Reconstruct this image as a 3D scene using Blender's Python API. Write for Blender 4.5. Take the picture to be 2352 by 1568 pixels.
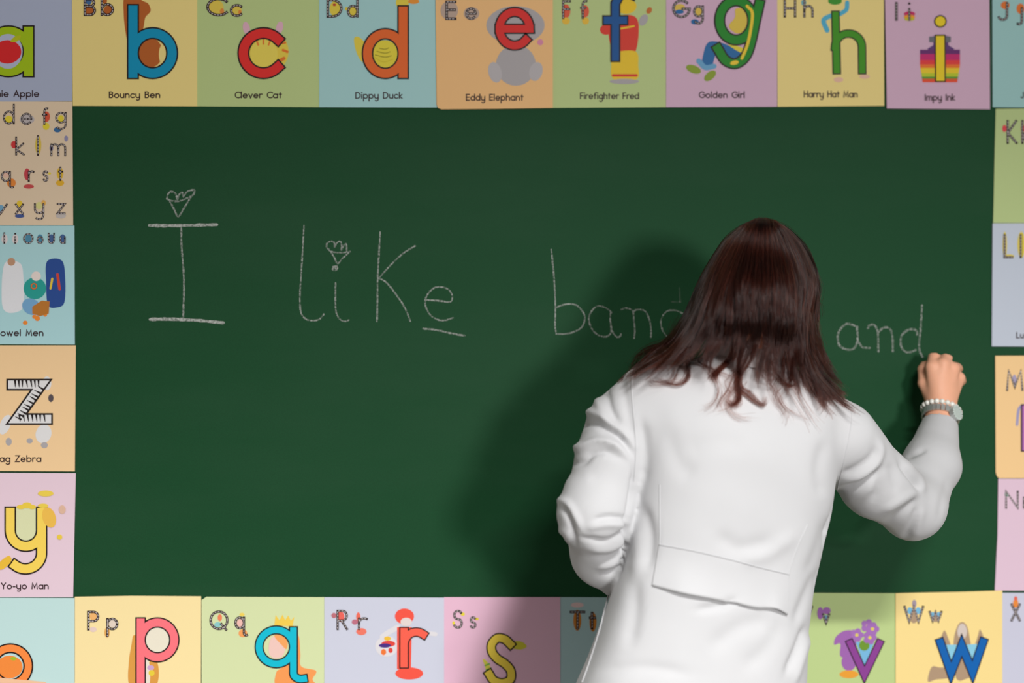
import bpy, bmesh, math, random
import numpy as np
from mathutils import Vector
from mathutils.bvhtree import BVHTree

for o in list(bpy.data.objects):
    bpy.data.objects.remove(o, do_unlink=True)
SC = bpy.context.scene
COL = SC.collection

# ---------------------------------------------------------------- camera
YAW = math.radians(6.5)          # the room is seen slightly from the left
DIST = 2.68
CAM = np.array([0.0, -DIST * math.cos(YAW), 1.42])
FPX = 50.0 / 36.0 * 2352
FW = np.array([math.sin(YAW), math.cos(YAW), 0.0])
RT = np.array([math.cos(YAW), -math.sin(YAW), 0.0])
UP = np.array([0.0, 0.0, 1.0])
cd = bpy.data.cameras.new('camera')
cam = bpy.data.objects.new('camera', cd)
COL.objects.link(cam)
cam.location = CAM
cam.rotation_euler = (math.pi / 2, 0, -YAW)
cd.lens = 50
cd.sensor_width = 36
cd.clip_start = 0.05
cd.dof.use_dof = True
cd.dof.focus_distance = 2.46
cd.dof.aperture_fstop = 1.5
SC.camera = cam

# ---------------------------------------------------------------- light
SC.view_settings.view_transform = 'Standard'
SC.view_settings.look = 'None'
SC.view_settings.exposure = -1.0
SC.view_settings.gamma = 1.0
SC.view_settings.use_curve_mapping = False
w = bpy.data.worlds.new('world')
SC.world = w
w.use_nodes = True
w.node_tree.nodes['Background'].inputs[0].default_value = (1.0, 0.97, 0.93, 1)
w.node_tree.nodes['Background'].inputs[1].default_value = 0.01


def area(name, loc, target, sx, sy, power, color, spread=180):
    l = bpy.data.lights.new(name, 'AREA')
    l.shape = 'RECTANGLE'
    l.size, l.size_y = sx, sy
    l.energy = power
    l.color = color
    l.spread = math.radians(spread)
    o = bpy.data.objects.new(name, l)
    COL.objects.link(o)
    o.location = loc
    d = Vector(target) - Vector(loc)
    o.rotation_euler = d.to_track_quat('-Z', 'Y').to_euler()
    return o


area('window_light', (1.72, -4.80, 1.72), (-0.55, 0.0, 1.45), 0.60, 0.60, 158, (1.0, 0.99, 0.985), 155)
area('overhead_light', (0.85, -2.75, 2.90), (0.85, -2.70, 0.0), 0.75, 0.16, 238, (0.99, 0.985, 0.97), 137)
area('overhead_light', (-1.5, -2.35, 2.90), (-1.5, -2.30, 0.0), 1.2, 0.16, 112, (0.99, 0.985, 0.97), 120)  # added lamp with no known fixture, brightens the lower left cards


# ---------------------------------------------------------------- helpers
def at(px, py, Y):
    d = FW + RT * ((px - 1176.0) / FPX) + UP * ((784.0 - py) / FPX)
    return CAM + d * ((Y - CAM[1]) / d[1])


def at_many(P, Y):
    P = np.asarray(P, float)
    d = FW + RT * ((P[:, :1] - 1176.0) / FPX) + UP * ((784.0 - P[:, 1:2]) / FPX)
    Y = np.broadcast_to(np.asarray(Y, float), (len(P),))
    return CAM + d * ((Y - CAM[1]) / d[:, 1])[:, None]


def to_px(V):
    d = np.asarray(V, float) - CAM
    z = d @ FW
    return np.stack([1176.0 + FPX * (d @ RT) / z, 784.0 - FPX * d[:, 2] / z], 1)


def lin(c):
    return tuple(((v / 255.0) / 12.92 if v / 255.0 <= 0.04045 else ((v / 255.0 + 0.055) / 1.055) ** 2.4) for v in c)


MATS = {}


def mat(name, rgb, rough=0.6, spec=0.3, noise=None, bump=None, metal=0.0, sheen=0.0, sss=0.0):
    """procedural principled material; noise=(scale, amount), bump=(scale, strength, distance)"""
    if name in MATS:
        return MATS[name]
    m = bpy.data.materials.new(name)
    m.use_nodes = True
    nt = m.node_tree
    b = nt.nodes['Principled BSDF']
    c = lin(rgb)
    b.inputs['Base Color'].default_value = (*c, 1)
    b.inputs['Roughness'].default_value = rough
    b.inputs['Specular IOR Level'].default_value = spec
    b.inputs['Metallic'].default_value = metal
    if sheen:
        b.inputs['Sheen Weight'].default_value = sheen
    if sss:
        b.inputs['Subsurface Weight'].default_value = sss
        b.inputs['Subsurface Radius'].default_value = (0.012, 0.005, 0.003)
    tc = nt.nodes.new('ShaderNodeTexCoord')
    if noise:
        n = nt.nodes.new('ShaderNodeTexNoise')
        n.inputs['Scale'].default_value = noise[0]
        n.inputs['Detail'].default_value = 4
        nt.links.new(tc.outputs['Object'], n.inputs['Vector'])
        mx = nt.nodes.new('ShaderNodeMix')
        mx.data_type = 'RGBA'
        k = noise[1]
        mx.inputs['A'].default_value = (*[v * (1 - k) for v in c], 1)
        mx.inputs['B'].default_value = (*[min(1, v * (1 + k)) for v in c], 1)
        nt.links.new(n.outputs['Fac'], mx.inputs['Factor'])
        nt.links.new(mx.outputs['Result'], b.inputs['Base Color'])
    if bump:
        n2 = nt.nodes.new('ShaderNodeTexNoise')
        n2.inputs['Scale'].default_value = bump[0]
        n2.inputs['Detail'].default_value = 3
        nt.links.new(tc.outputs['Object'], n2.inputs['Vector'])
        bp = nt.nodes.new('ShaderNodeBump')
        bp.inputs['Strength'].default_value = bump[1]
        bp.inputs['Distance'].default_value = bump[2]
        nt.links.new(n2.outputs['Fac'], bp.inputs['Height'])
        nt.links.new(bp.outputs['Normal'], b.inputs['Normal'])
    MATS[name] = m
    return m


def paper(rgb):
    return mat('print_%02x%02x%02x' % tuple(int(v) for v in rgb), rgb, 0.5, 0.25, noise=(900, 0.05))


def link_mesh(name, verts, faces, mats, parent=None, fmat=None, smooth=False):
    me = bpy.data.meshes.new(name)
    me.from_pydata([tuple(v) for v in verts], [], [tuple(int(i) for i in f) for f in faces])
    for m in (mats if isinstance(mats, (list, tuple)) else [mats]):
        me.materials.append(m)
    if fmat is not None:
        me.polygons.foreach_set('material_index', np.asarray(fmat, np.int32))
    if smooth:
        me.polygons.foreach_set('use_smooth', np.ones(len(me.polygons), bool))
    me.update()
    o = bpy.data.objects.new(name, me)
    COL.objects.link(o)
    if parent is not None:
        o.parent = parent
    return o


def tag(o, label=None, cat=None, group=None, kind=None):
    if label:
        o['label'] = label
    if cat:
        o['category'] = cat
    if group:
        o['group'] = group
    if kind:
        o['kind'] = kind
    return o


def empty(name, loc=(0, 0, 0)):
    o = bpy.data.objects.new(name, None)
    COL.objects.link(o)
    o.location = loc
    return o


def box_mesh(lo, hi):
    x0, y0, z0 = lo
    x1, y1, z1 = hi
    v = [(x0, y0, z0), (x1, y0, z0), (x1, y1, z0), (x0, y1, z0), (x0, y0, z1), (x1, y0, z1), (x1, y1, z1), (x0, y1, z1)]
    f = [(0, 3, 2, 1), (4, 5, 6, 7), (0, 1, 5, 4), (1, 2, 6, 5), (2, 3, 7, 6), (3, 0, 4, 7)]
    return v, f


def smooth_path(P, n=8, closed=False):
    """Catmull-Rom through points"""
    P = np.asarray(P, float)
    if len(P) < 3:
        return P
    Q = np.vstack([P[-1], P, P[0], P[1]]) if closed else np.vstack([2 * P[0] - P[1], P, 2 * P[-1] - P[-2]])
    out = []
    segs = len(P) if closed else len(P) - 1
    for i in range(segs):
        p0, p1, p2, p3 = Q[i], Q[i + 1], Q[i + 2], Q[i + 3]
        for t in np.linspace(0, 1, n, endpoint=False):
            out.append(0.5 * ((2 * p1) + (-p0 + p2) * t + (2 * p0 - 5 * p1 + 4 * p2 - p3) * t * t + (-p0 + 3 * p1 - 3 * p2 + p3) * t ** 3))
    if not closed:
        out.append(P[-1])
    return np.array(out)


class Ink:
    """flat print collected in photograph-plane units, laid on a plane Y (the board or a card)"""

    def __init__(self):
        self.v, self.f, self.m, self.y = [], [], [], []

    def poly(self, pts, m=0, dy=0.0):
        b = len(self.v)
        self.v += [tuple(p) for p in pts]
        self.y += [dy] * len(pts)
        self.f.append(tuple(range(b, b + len(pts))))
        self.m.append(m)

    def ell(self, cx, cy, rx, ry, m=0, dy=0.0, rot=0.0, n=28):
        a = np.linspace(0, 2 * math.pi, n, endpoint=False)
        c, s = math.cos(rot), math.sin(rot)
        x, y = rx * np.cos(a), ry * np.sin(a)
        self.poly(np.stack([cx + x * c - y * s, cy + x * s + y * c], 1), m, dy)

    def blob(self, pts, m=0, dy=0.0):
        self.poly(smooth_path(pts, 6, True), m, dy)

    def ribbon(self, P, hw, m=0, dy=0.0, closed=False, cap='butt', ext=0.0):
        P = np.asarray(P, float)
        keep = [0]
        for i in range(1, len(P)):
            if np.linalg.norm(P[i] - P[keep[-1]]) > 1e-4:
                keep.append(i)
        P = P[keep].copy()
        if closed and np.linalg.norm(P[0] - P[-1]) < 1e-3:
            P = P[:-1]
        n = len(P)
        if n < 2:
            return
        if not closed and ext:
            d0 = P[0] - P[1]
            P[0] = P[0] + d0 / np.linalg.norm(d0) * ext
            d1 = P[-1] - P[-2]
            P[-1] = P[-1] + d1 / np.linalg.norm(d1) * ext
        hw = np.broadcast_to(np.asarray(hw, float), (n,))
        seg = (np.roll(P, -1, 0) - P) if closed else np.diff(P, axis=0)
        seg = seg / np.linalg.norm(seg, axis=1)[:, None]
        nr = np.stack([-seg[:, 1], seg[:, 0]], 1)
        L, R = [], []
        for i in range(n):
            if closed:
                a, b = nr[i - 1], nr[i]
            else:
                a, b = nr[max(i - 1, 0)], nr[min(i, n - 2)]
            mt = a + b
            q = mt @ mt
            mt = mt * (2.0 / max(q, 0.5))
            L.append(P[i] + mt * hw[i])
            R.append(P[i] - mt * hw[i])
        base = len(self.v)
        self.v += [tuple(p) for p in L] + [tuple(p) for p in R]
        self.y += [dy] * (2 * n)
        for i in range(n if closed else n - 1):
            j = (i + 1) % n
            self.f.append((base + i, base + j, base + n + j, base + n + i))
            self.m.append(m)
        if cap == 'round' and not closed:
            self.ell(P[0][0], P[0][1], hw[0], hw[0], m, dy, n=10)
            self.ell(P[-1][0], P[-1][1], hw[-1], hw[-1], m, dy, n=10)

    def build(self, name, mats, Y, parent=None):
        if not self.v:
            return None
        yy = np.array(self.y)
        for i, f in enumerate(self.f):     # overlapping strokes lie a hair's breadth apart, like layers of ink
            if len(f) != 4 or i == 0 or f[0] not in (self.f[i - 1][1], self.f[i - 1][0] + 1):
                self.seq = getattr(self, 'seq', 0) + 1
            yy[list(f)] = np.array(self.y)[list(f)] + 7e-6 * (self.seq % 14)
        V = at_many(np.array(self.v), Y - yy)
        F = []
        P = np.array(self.v)
        for f in self.f:          # faces look at the room
            q = P[list(f)]
            ar = np.sum(q[:, 0] * np.roll(q[:, 1], -1) - np.roll(q[:, 0], -1) * q[:, 1])
            F.append(f if ar < 0 else f[::-1])
        return link_mesh(name, V, F, mats, parent, self.m)


# ---------------------------------------------------------------- school lettering (one skeleton, x height = 2)
def arc(cx, cy, rx, a0, a1, ry=None, n=None):
    ry = rx if ry is None else ry
    n = n or max(6, int(abs(a1 - a0) / 9))
    a = np.radians(np.linspace(a0, a1, n + 1))
    return [(cx + rx * math.cos(t), cy + ry * math.sin(t)) for t in a]


def ring(cx, cy, rx, ry=None):
    return arc(cx, cy, rx, 0, 360, ry, 44)


AS, CP = 3.15, 3.05
GL = {
    'a': (2, [ring(1, 1, 1), [(2, 2), (2, 0)]]),
    'b': (2, [[(0, AS), (0, 0)], ring(1, 1, 1)]),
    'c': (1.72, [arc(1, 1, 1, 44, 316)]),
    'd': (2, [ring(1, 1, 1), [(2, AS), (2, 0)]]),
    'e': (2, [[(0.0, 1), (2, 1)], arc(1, 1, 1, 0, 318)]),
    'f': (1.3, [arc(1.25, 2.45, 0.75, 70, 180) + [(0.5, 0)], [(0, 1.9), (1.2, 1.9)]]),
    'g': (2, [ring(1, 1, 1), [(2, 2), (2, -0.4)] + arc(1, -0.4, 1, 0, -140)]),
    'h': (1.7, [[(0, AS), (0, 0)], [(0, 0.9)] + arc(0.85, 1.15, 0.85, 180, 0) + [(1.7, 0)]]),
    'i': (0.1, [[(0, 2), (0, 0)], 'dot']),
    'j': (0.6, [[(0.6, 2), (0.6, -0.6)] + arc(0.0, -0.6, 0.6, 0, -120)]),
    'k': (1.4, [[(0, AS), (0, 0)], [(1.3, 2), (0.05, 0.9), (1.4, 0)]]),
    'l': (0.1, [[(0, AS), (0, 0)]]),
    'm': (2.8, [[(0, 2), (0, 0)], [(0, 0.9)] + arc(0.7, 1.3, 0.7, 180, 0) + [(1.4, 0)], [(1.4, 0.9)] + arc(2.1, 1.3, 0.7, 180, 0) + [(2.8, 0)]]),
    'n': (1.7, [[(0, 2), (0, 0)], [(0, 0.9)] + arc(0.85, 1.15, 0.85, 180, 0) + [(1.7, 0)]]),
    'o': (2, [ring(1, 1, 1)]),
    'p': (2, [[(0, 2), (0, -1.35)], ring(1, 1, 1)]),
    'q': (2.3, [ring(1, 1, 1), [(2, 2), (2, -0.9)] + arc(2.5, -0.9, 0.5, 180, 300)]),
    'r': (1.1, [[(0, 2), (0, 0)], [(0, 0.8)] + arc(0.85, 1.15, 0.85, 180, 60)]),
    's': (1.2, [arc(0.62, 1.5, 0.5, 30, 245) + arc(0.6, 0.5, 0.52, 65, -150)]),
    't': (1.2, [[(0.5, 2.8), (0.5, 0.0)], [(0, 1.9), (1.15, 1.9)]]),
    'u': (1.7, [[(0, 2)] + arc(0.85, 0.85, 0.85, 180, 360) + [(1.7, 2)], [(1.7, 2), (1.7, 0)]]),
    'v': (1.7, [[(0, 2), (0.85, 0), (1.7, 2)]]),
    'w': (2.6, [[(0, 2), (0.65, 0), (1.3, 2), (1.95, 0), (2.6, 2)]]),
    'x': (1.6, [[(0, 2), (1.6, 0)], [(1.6, 2), (0, 0)]]),
    'y': (1.8, [[(0, 2)] + arc(0.9, 0.9, 0.9, 180, 360) + [(1.8, 2)], [(1.8, 2), (1.8, -0.4)] + arc(0.9, -0.4, 0.9, 0, -130)]),
    'z': (1.5, [[(0, 2), (1.5, 2), (0, 0), (1.5, 0)]]),
    'A': (2.3, [[(0, 0), (1.15, CP), (2.3, 0)], [(0.42, 1.05), (1.88, 1.05)]]),
    'B': (1.7, [[(0, 0), (0, CP), (0.8, CP)] + arc(0.85, CP - 0.7, 0.7, 90, -90) + [(0, CP - 1.4)], [(0.8, CP - 1.4)] + arc(0.85, 0.825, 0.825, 90, -90) + [(0, 0)]]),
    'C': (2.2, [arc(1.5, CP / 2, 1.5, 42, 318)]),
    'D': (2.2, [[(0, 0), (0, CP), (0.6, CP)] + arc(0.68, CP / 2, 1.52, 90, -90) + [(0, 0)]]),
    'E': (1.6, [[(1.6, CP), (0, CP), (0, 0), (1.6, 0)], [(0, 1.6), (1.5, 1.6)]]),
    'F': (1.5, [[(1.5, CP), (0, CP), (0, 0)], [(0, 1.6), (1.35, 1.6)]]),
    'G': (2.7, [arc(1.5, CP / 2, 1.5, 45, 360) + [(1.7, CP / 2)]]),
    'H': (2.0, [[(0, CP), (0, 0)], [(2, CP), (2, 0)], [(0, 1.6), (2, 1.6)]]),
    'I': (0.1, [[(0, CP), (0, 0)]]),
    'J': (1.4, [[(1.4, CP), (1.4, 0.7)] + arc(0.7, 0.7, 0.7, 0, -160)]),
    'K': (1.8, [[(0, CP), (0, 0)], [(1.7, CP), (0.05, 1.4), (1.8, 0)]]),
    'L': (1.5, [[(0, CP), (0, 0), (1.5, 0)]]),
    'M': (2.5, [[(0, 0), (0.25, CP), (1.25, 0.5), (2.25, CP), (2.5, 0)]]),
    'N': (2.0, [[(0, 0), (0, CP), (2, 0), (2, CP)]]),
    'O': (3, [ring(1.5, CP / 2, 1.5)]),
    'P': (1.7, [[(0, 0), (0, CP), (0.8, CP)] + arc(0.85, CP - 0.8, 0.8, 90, -90) + [(0, CP - 1.6)]]),
    'Q': (3, [ring(1.5, CP / 2, 1.5), [(1.9, 0.9), (2.8, -0.1)]]),
    'R': (1.8, [[(0, 0), (0, CP), (0.8, CP)] + arc(0.85, CP - 0.8, 0.8, 90, -90) + [(0, CP - 1.6)], [(0.7, CP - 1.6), (1.7, 0)]]),
    'S': (1.7, [arc(0.85, 2.28, 0.77, 30, 240) + arc(0.82, 0.77, 0.8, 60, -150)]),
    'T': (2.0, [[(0, CP), (2, CP)], [(1, CP), (1, 0)]]),
    'U': (2.0, [[(0, CP)] + arc(1, 1, 1, 180, 360) + [(2, CP)]]),
    'V': (2.2, [[(0, CP), (1.1, 0), (2.2, CP)]]),
    'W': (3.2, [[(0, CP), (0.8, 0), (1.6, CP), (2.4, 0), (3.2, CP)]]),
    'X': (2.0, [[(0, CP), (2, 0)], [(2, CP), (0, 0)]]),
    'Y': (2.0, [[(0, CP), (1, 1.5), (2, CP)], [(1, 1.5), (1, 0)]]),
    'Z': (1.9, [[(0, CP), (1.9, CP), (0, 0), (1.9, 0)]]),
    '-': (1.0, [[(0, 1.1), (1.0, 1.1)]]),
    ' ': (1.1, []),
}


def is_ring(s):
    return len(s) > 8 and np.linalg.norm(np.subtract(s[0], s[-1])) < 1e-6


def text(ink, s, x0, x1, ybase, cap, hw, m=0, rise=0.0):
    sp = 0.78
    tot = sum(GL[c][0] for c in s) + sp * (len(s) - 1)
    sx = (x1 - x0 - 2 * hw) / tot
    sy = (cap - 2 * hw) / CP
    gx = 0.0
    for c in s:
        for st in GL[c][1]:
            yb = ybase - hw - rise * (gx / tot)
            if st == 'dot':
                ink.ell(x0 + hw + gx * sx, yb - 3.0 * sy, hw * 1.25, hw * 1.25, m, 0, n=10)
                continue
            P = [(x0 + hw + (gx + p[0]) * sx, yb - p[1] * sy) for p in st]
            ink.ribbon(P, hw, m, closed=is_ring(st), cap='round')
        gx += GL[c][0] + sp


def dashes(ink, P, hw, m, dy, on=6.0, off=4.0):
    P = np.asarray(P, float)
    d = np.r_[0, np.cumsum(np.linalg.norm(np.diff(P, axis=0), axis=1))]
    s = off * 0.5
    while s + 1.0 < d[-1]:
        e = min(s + on, d[-1])
        q = np.linspace(s, e, 4)
        ink.ribbon(np.stack([np.interp(q, d, P[:, 0]), np.interp(q, d, P[:, 1])], 1), hw, m, dy)
        s += on + off

# ---------------------------------------------------------------- the room
def struct(name, lo, hi, m):
    v, f = box_mesh(lo, hi)
    return tag(link_mesh(name, v, f, m), kind='structure')


M_WALL = mat('wall_paint', (150, 148, 144), 0.8, 0.2, noise=(6, 0.04), bump=(220, 0.1, 0.001))
XL, XR, YB, ZC = -2.6, 3.2, -5.0, 2.95
struct('wall_front', (XL, 0.024, 0), (XR, 0.14, ZC), M_WALL)
struct('wall_left', (XL - 0.12, YB, 0), (XL, 0.14, ZC), M_WALL)
struct('wall_right', (XR, YB, 0), (XR + 0.12, 0.14, ZC), M_WALL)
struct('wall_back', (XL - 0.12, YB - 0.12, 0), (XR + 0.12, YB, ZC), M_WALL)
struct('floor', (XL - 0.12, YB - 0.12, -0.1), (XR + 0.12, 0.14, 0), mat('floor_vinyl', (84, 80, 76), 0.5, 0.4, noise=(3, 0.15)))
struct('ceiling', (XL - 0.12, YB - 0.12, ZC), (XR + 0.12, 0.14, ZC + 0.1), mat('ceiling_paint', (170, 168, 165), 0.9, 0.2, noise=(5, 0.02)))

# ---------------------------------------------------------------- chalkboard with the chalk writing
def board_material():
    m = bpy.data.materials.new('chalkboard_green')
    m.use_nodes = True
    nt = m.node_tree
    b = nt.nodes['Principled BSDF']
    tc = nt.nodes.new('ShaderNodeTexCoord')

    def noise(sc, detail, rough=0.55, stretch=None):
        n = nt.nodes.new('ShaderNodeTexNoise')
        n.inputs['Scale'].default_value = sc
        n.inputs['Detail'].default_value = detail
        n.inputs['Roughness'].default_value = rough
        if stretch:
            mp = nt.nodes.new('ShaderNodeMapping')
            mp.inputs['Scale'].default_value = stretch
            mp.inputs['Rotation'].default_value = (0, 0.5, 0)
            nt.links.new(tc.outputs['Object'], mp.inputs['Vector'])
            nt.links.new(mp.outputs['Vector'], n.inputs['Vector'])
        else:
            nt.links.new(tc.outputs['Object'], n.inputs['Vector'])
        return n

    wipe = noise(2.2, 5, 0.6, (0.5, 1, 1.6))       # wiped chalk dust
    grain = noise(420, 2)
    rmp = nt.nodes.new('ShaderNodeMapRange')
    rmp.inputs['From Min'].default_value = 0.42
    rmp.inputs['From Max'].default_value = 0.78
    rmp.inputs['To Min'].default_value = 0.0
    rmp.inputs['To Max'].default_value = 0.05
    nt.links.new(wipe.outputs['Fac'], rmp.inputs['Value'])
    mx = nt.nodes.new('ShaderNodeMix')
    mx.data_type = 'RGBA'
    mx.inputs['A'].default_value = (*(0.0005, 0.056, 0.0145), 1)
    mx.inputs['B'].default_value = (0.16, 0.20, 0.17, 1)
    nt.links.new(rmp.outputs['Result'], mx.inputs['Factor'])
    m2 = nt.nodes.new('ShaderNodeMix')
    m2.data_type = 'RGBA'
    m2.blend_type = 'MULTIPLY'
    m2.inputs['Factor'].default_value = 0.5
    rg = nt.nodes.new('ShaderNodeMapRange')
    rg.inputs['To Min'].default_value = 0.45
    rg.inputs['To Max'].default_value = 1.55
    nt.links.new(grain.outputs['Fac'], rg.inputs['Value'])
    nt.links.new(mx.outputs['Result'], m2.inputs['A'])
    nt.links.new(rg.outputs['Result'], m2.inputs['B'])
    nt.links.new(m2.outputs['Result'], b.inputs['Base Color'])
    b.inputs['Roughness'].default_value = 0.68
    b.inputs['Specular IOR Level'].default_value = 0.27
    bp = nt.nodes.new('ShaderNodeBump')
    bp.inputs['Strength'].default_value = 0.15
    bp.inputs['Distance'].default_value = 0.0006
    nt.links.new(grain.outputs['Fac'], bp.inputs['Height'])
    nt.links.new(bp.outputs['Normal'], b.inputs['Normal'])
    return m


def chalk_material(name, density):
    m = bpy.data.materials.new(name)
    m.use_nodes = True
    nt = m.node_tree
    b = nt.nodes['Principled BSDF']
    b.inputs['Base Color'].default_value = (0.62, 0.64, 0.60, 1)
    b.inputs['Roughness'].default_value = 0.95
    b.inputs['Specular IOR Level'].default_value = 0.1
    tc = nt.nodes.new('ShaderNodeTexCoord')
    n = nt.nodes.new('ShaderNodeTexNoise')
    n.inputs['Scale'].default_value = 260
    n.inputs['Detail'].default_value = 3
    nt.links.new(tc.outputs['Object'], n.inputs['Vector'])
    r = nt.nodes.new('ShaderNodeMapRange')
    r.inputs['From Min'].default_value = 0.30
    r.inputs['From Max'].default_value = 0.70
    r.inputs['To Min'].default_value = max(0.0, density - 0.35)
    r.inputs['To Max'].default_value = min(1.0, density + 0.35)
    nt.links.new(n.outputs['Fac'], r.inputs['Value'])
    nt.links.new(r.outputs['Result'], b.inputs['Alpha'])
    return m


bv, bf = box_mesh((-1.15, 0.0, 0.62), (1.95, 0.022, 2.22))
board = link_mesh('chalkboard', bv, bf, board_material())
tag(board, 'dark green chalkboard with white chalk words, framed by alphabet cards', 'chalkboard')
CHALK = chalk_material('chalk', 0.36)
CHALK_THICK = chalk_material('chalk_pressed', 0.55)
CHALK_SOFT = chalk_material('chalk_soft', 0.20)
CHALK_FAINT = chalk_material('chalk_faint', -0.2)


def zoomed(x0, y0, s):
    return lambda pts: [(x0 + p[0] * s, y0 + p[1] * s) for p in pts]


Z1, Z2, Z3, Z4 = zoomed(320, 420, 500 / 2063), zoomed(820, 500, 300 / 1568), zoomed(1240, 540, 380 / 2128), zoomed(1900, 680, 260 / 2352)


def chalk(name, strokes, parent, m=CHALK, hw=1.6):
    k = Ink()
    for s in strokes:
        h = hw
        if isinstance(s, tuple):
            s, h = s
        P = smooth_path(s, 7)
        rr = random.Random(len(s) * 7 + int(s[0][0]))
        k.ribbon(P, [h * rr.uniform(0.72, 1.2) for _ in P], 0, cap='round')
    return k.build(name, m, -0.0006, parent)


def word(pos):
    o = empty('chalk_word')
    o.parent = board
    return o


# "I"
wd = word(0)
chalk('chalk_heart', [Z1([(262, 150), (275, 100), (310, 80), (345, 105), (362, 155), (375, 115), (405, 88), (418, 130), (440, 95), (480, 70), (522, 70), (515, 105), (490, 125), (400, 165), (320, 172), (262, 150)]),
                      Z1([(290, 175), (330, 250), (368, 318), (420, 245), (490, 130)])], wd, hw=2.0)
it = chalk('chalk_letter', [Z1([(397, 420), (402, 620), (418, 830), (424, 1000), (415, 1290)])], wd, hw=2.1)
chalk('chalk_serif', [(Z1([(95, 402), (250, 405), (450, 402), (735, 395)]), 3.6)], wd, CHALK_THICK)
chalk('chalk_serif', [(Z1([(100, 1292), (300, 1290), (550, 1302), (795, 1325)]), 3.6)], wd, CHALK_THICK)
# "like"
wd = word(1)
chalk('chalk_letter', [Z1([(1560, 402), (1550, 600), (1535, 850), (1522, 1060), (1528, 1210), (1560, 1275), (1620, 1302), (1700, 1295), (1748, 1245)])], wd)
chalk('chalk_letter', [Z1([(1860, 945), (1858, 1130), (1870, 1240), (1910, 1298), (1955, 1310), (1988, 1297)])], wd)
chalk('chalk_heart', [Z1([(1800, 630), (1775, 610), (1780, 570), (1820, 552), (1850, 570), (1850, 608), (1870, 570), (1905, 552), (1918, 590), (1915, 635), (1940, 590), (1962, 582), (1965, 645)]),
                      Z1([(1790, 632), (1840, 655), (1930, 660), (1998, 650)]), Z1([(1815, 650), (1850, 710), (1880, 762), (1930, 710), (1990, 655)]),
                      Z1([(1835, 795), (1870, 788), (1875, 815), (1850, 830), (1830, 815), (1850, 795), (1862, 815)])], wd, hw=1.6)
chalk('chalk_letter', [Z2([(278, 170), (262, 450), (248, 720), (245, 1000), (240, 1245)]), Z2([(697, 338), (550, 430), (400, 570), (270, 715)]), Z2([(262, 725), (350, 775), (470, 920), (580, 1090), (640, 1242)])], wd)
chalk('chalk_letter', [Z2([(815, 985), (980, 995), (1120, 1008), (1142, 930), (1090, 855), (1000, 830), (920, 845), (850, 915), (818, 1000), (835, 1090), (890, 1175), (980, 1225), (1060, 1230), (1155, 1200)])], wd, hw=1.6)
chalk('chalk_underline', [Z2([(795, 1330), (950, 1345), (1120, 1385), (1290, 1415)])], wd, hw=2.0)
# "band..."
wd = word(2)
chalk('chalk_letter', [Z3([(147, 185), (172, 420), (192, 700), (200, 950), (195, 1150), (205, 1240)]), Z3([(200, 935), (300, 895), (420, 885), (510, 930), (570, 1020), (575, 1100), (530, 1190), (430, 1245), (320, 1270), (210, 1268)])], wd)
chalk('chalk_letter', [Z3([(925, 995), (850, 935), (750, 910), (680, 955), (635, 1040), (640, 1140), (700, 1245), (790, 1300), (870, 1298), (915, 1240), (905, 1090), (910, 1000)]), Z3([(905, 1100), (930, 1230), (990, 1308), (1030, 1300), (1045, 1265)])], wd)
chalk('chalk_letter', [Z3([(1048, 958), (1090, 938), (1150, 945), (1195, 980), (1210, 1100), (1222, 1220), (1212, 1325)]), Z3([(1200, 1010), (1225, 965), (1290, 955), (1360, 985), (1410, 1090), (1428, 1200), (1430, 1310)])], wd, hw=1.6)
chalk('chalk_letter', [Z3([(1840, 1010), (1760, 970), (1660, 968), (1590, 1020), (1555, 1110), (1575, 1210), (1620, 1285), (1680, 1325), (1790, 1290), (1850, 1180)])], wd, hw=1.5)
chalk('chalk_letter', [Z3([(1795, 680), (1800, 780), (1805, 860)]), Z3([(1690, 855), (1750, 858), (1810, 858)])], wd, CHALK_FAINT, hw=1.6)
# "and"
wd = word(3)
chalk('chalk_letter', [Z4([(630, 640), (540, 600), (410, 575), (300, 650), (225, 780), (225, 920), (260, 1030), (370, 1095), (470, 1110), (560, 1080), (610, 990), (635, 860), (615, 640)]), Z4([(625, 880), (670, 980), (735, 1060), (890, 1072)])], wd, CHALK_SOFT, hw=2.2)
chalk('chalk_letter', [Z4([(845, 665), (870, 610), (950, 590), (1010, 640), (1050, 740), (1060, 900), (1065, 1150)]), Z4([(1060, 750), (1130, 680), (1220, 645), (1310, 690), (1350, 800), (1362, 1000), (1362, 1145)])], wd, CHALK_SOFT, hw=2.2)
chalk('chalk_letter', [Z4([(1862, 800), (1860, 730), (1780, 685), (1660, 710), (1560, 800), (1522, 920), (1545, 1060), (1620, 1150), (1720, 1165), (1840, 1120)]), Z4([(1970, 190), (1955, 450), (1940, 700), (1910, 980), (1920, 1130), (1980, 1260)])], wd, CHALK_SOFT, hw=2.2)

# ---------------------------------------------------------------- alphabet cards
YEL, GRN, BLU, ORA, MAU, LAV = (243, 220, 140), (190, 208, 140), (168, 212, 212), (243, 192, 130), (216, 178, 202), (190, 196, 216)
PINK = (232, 205, 218)
DARK = (30, 18, 18)
STEP = 0.00016


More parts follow.
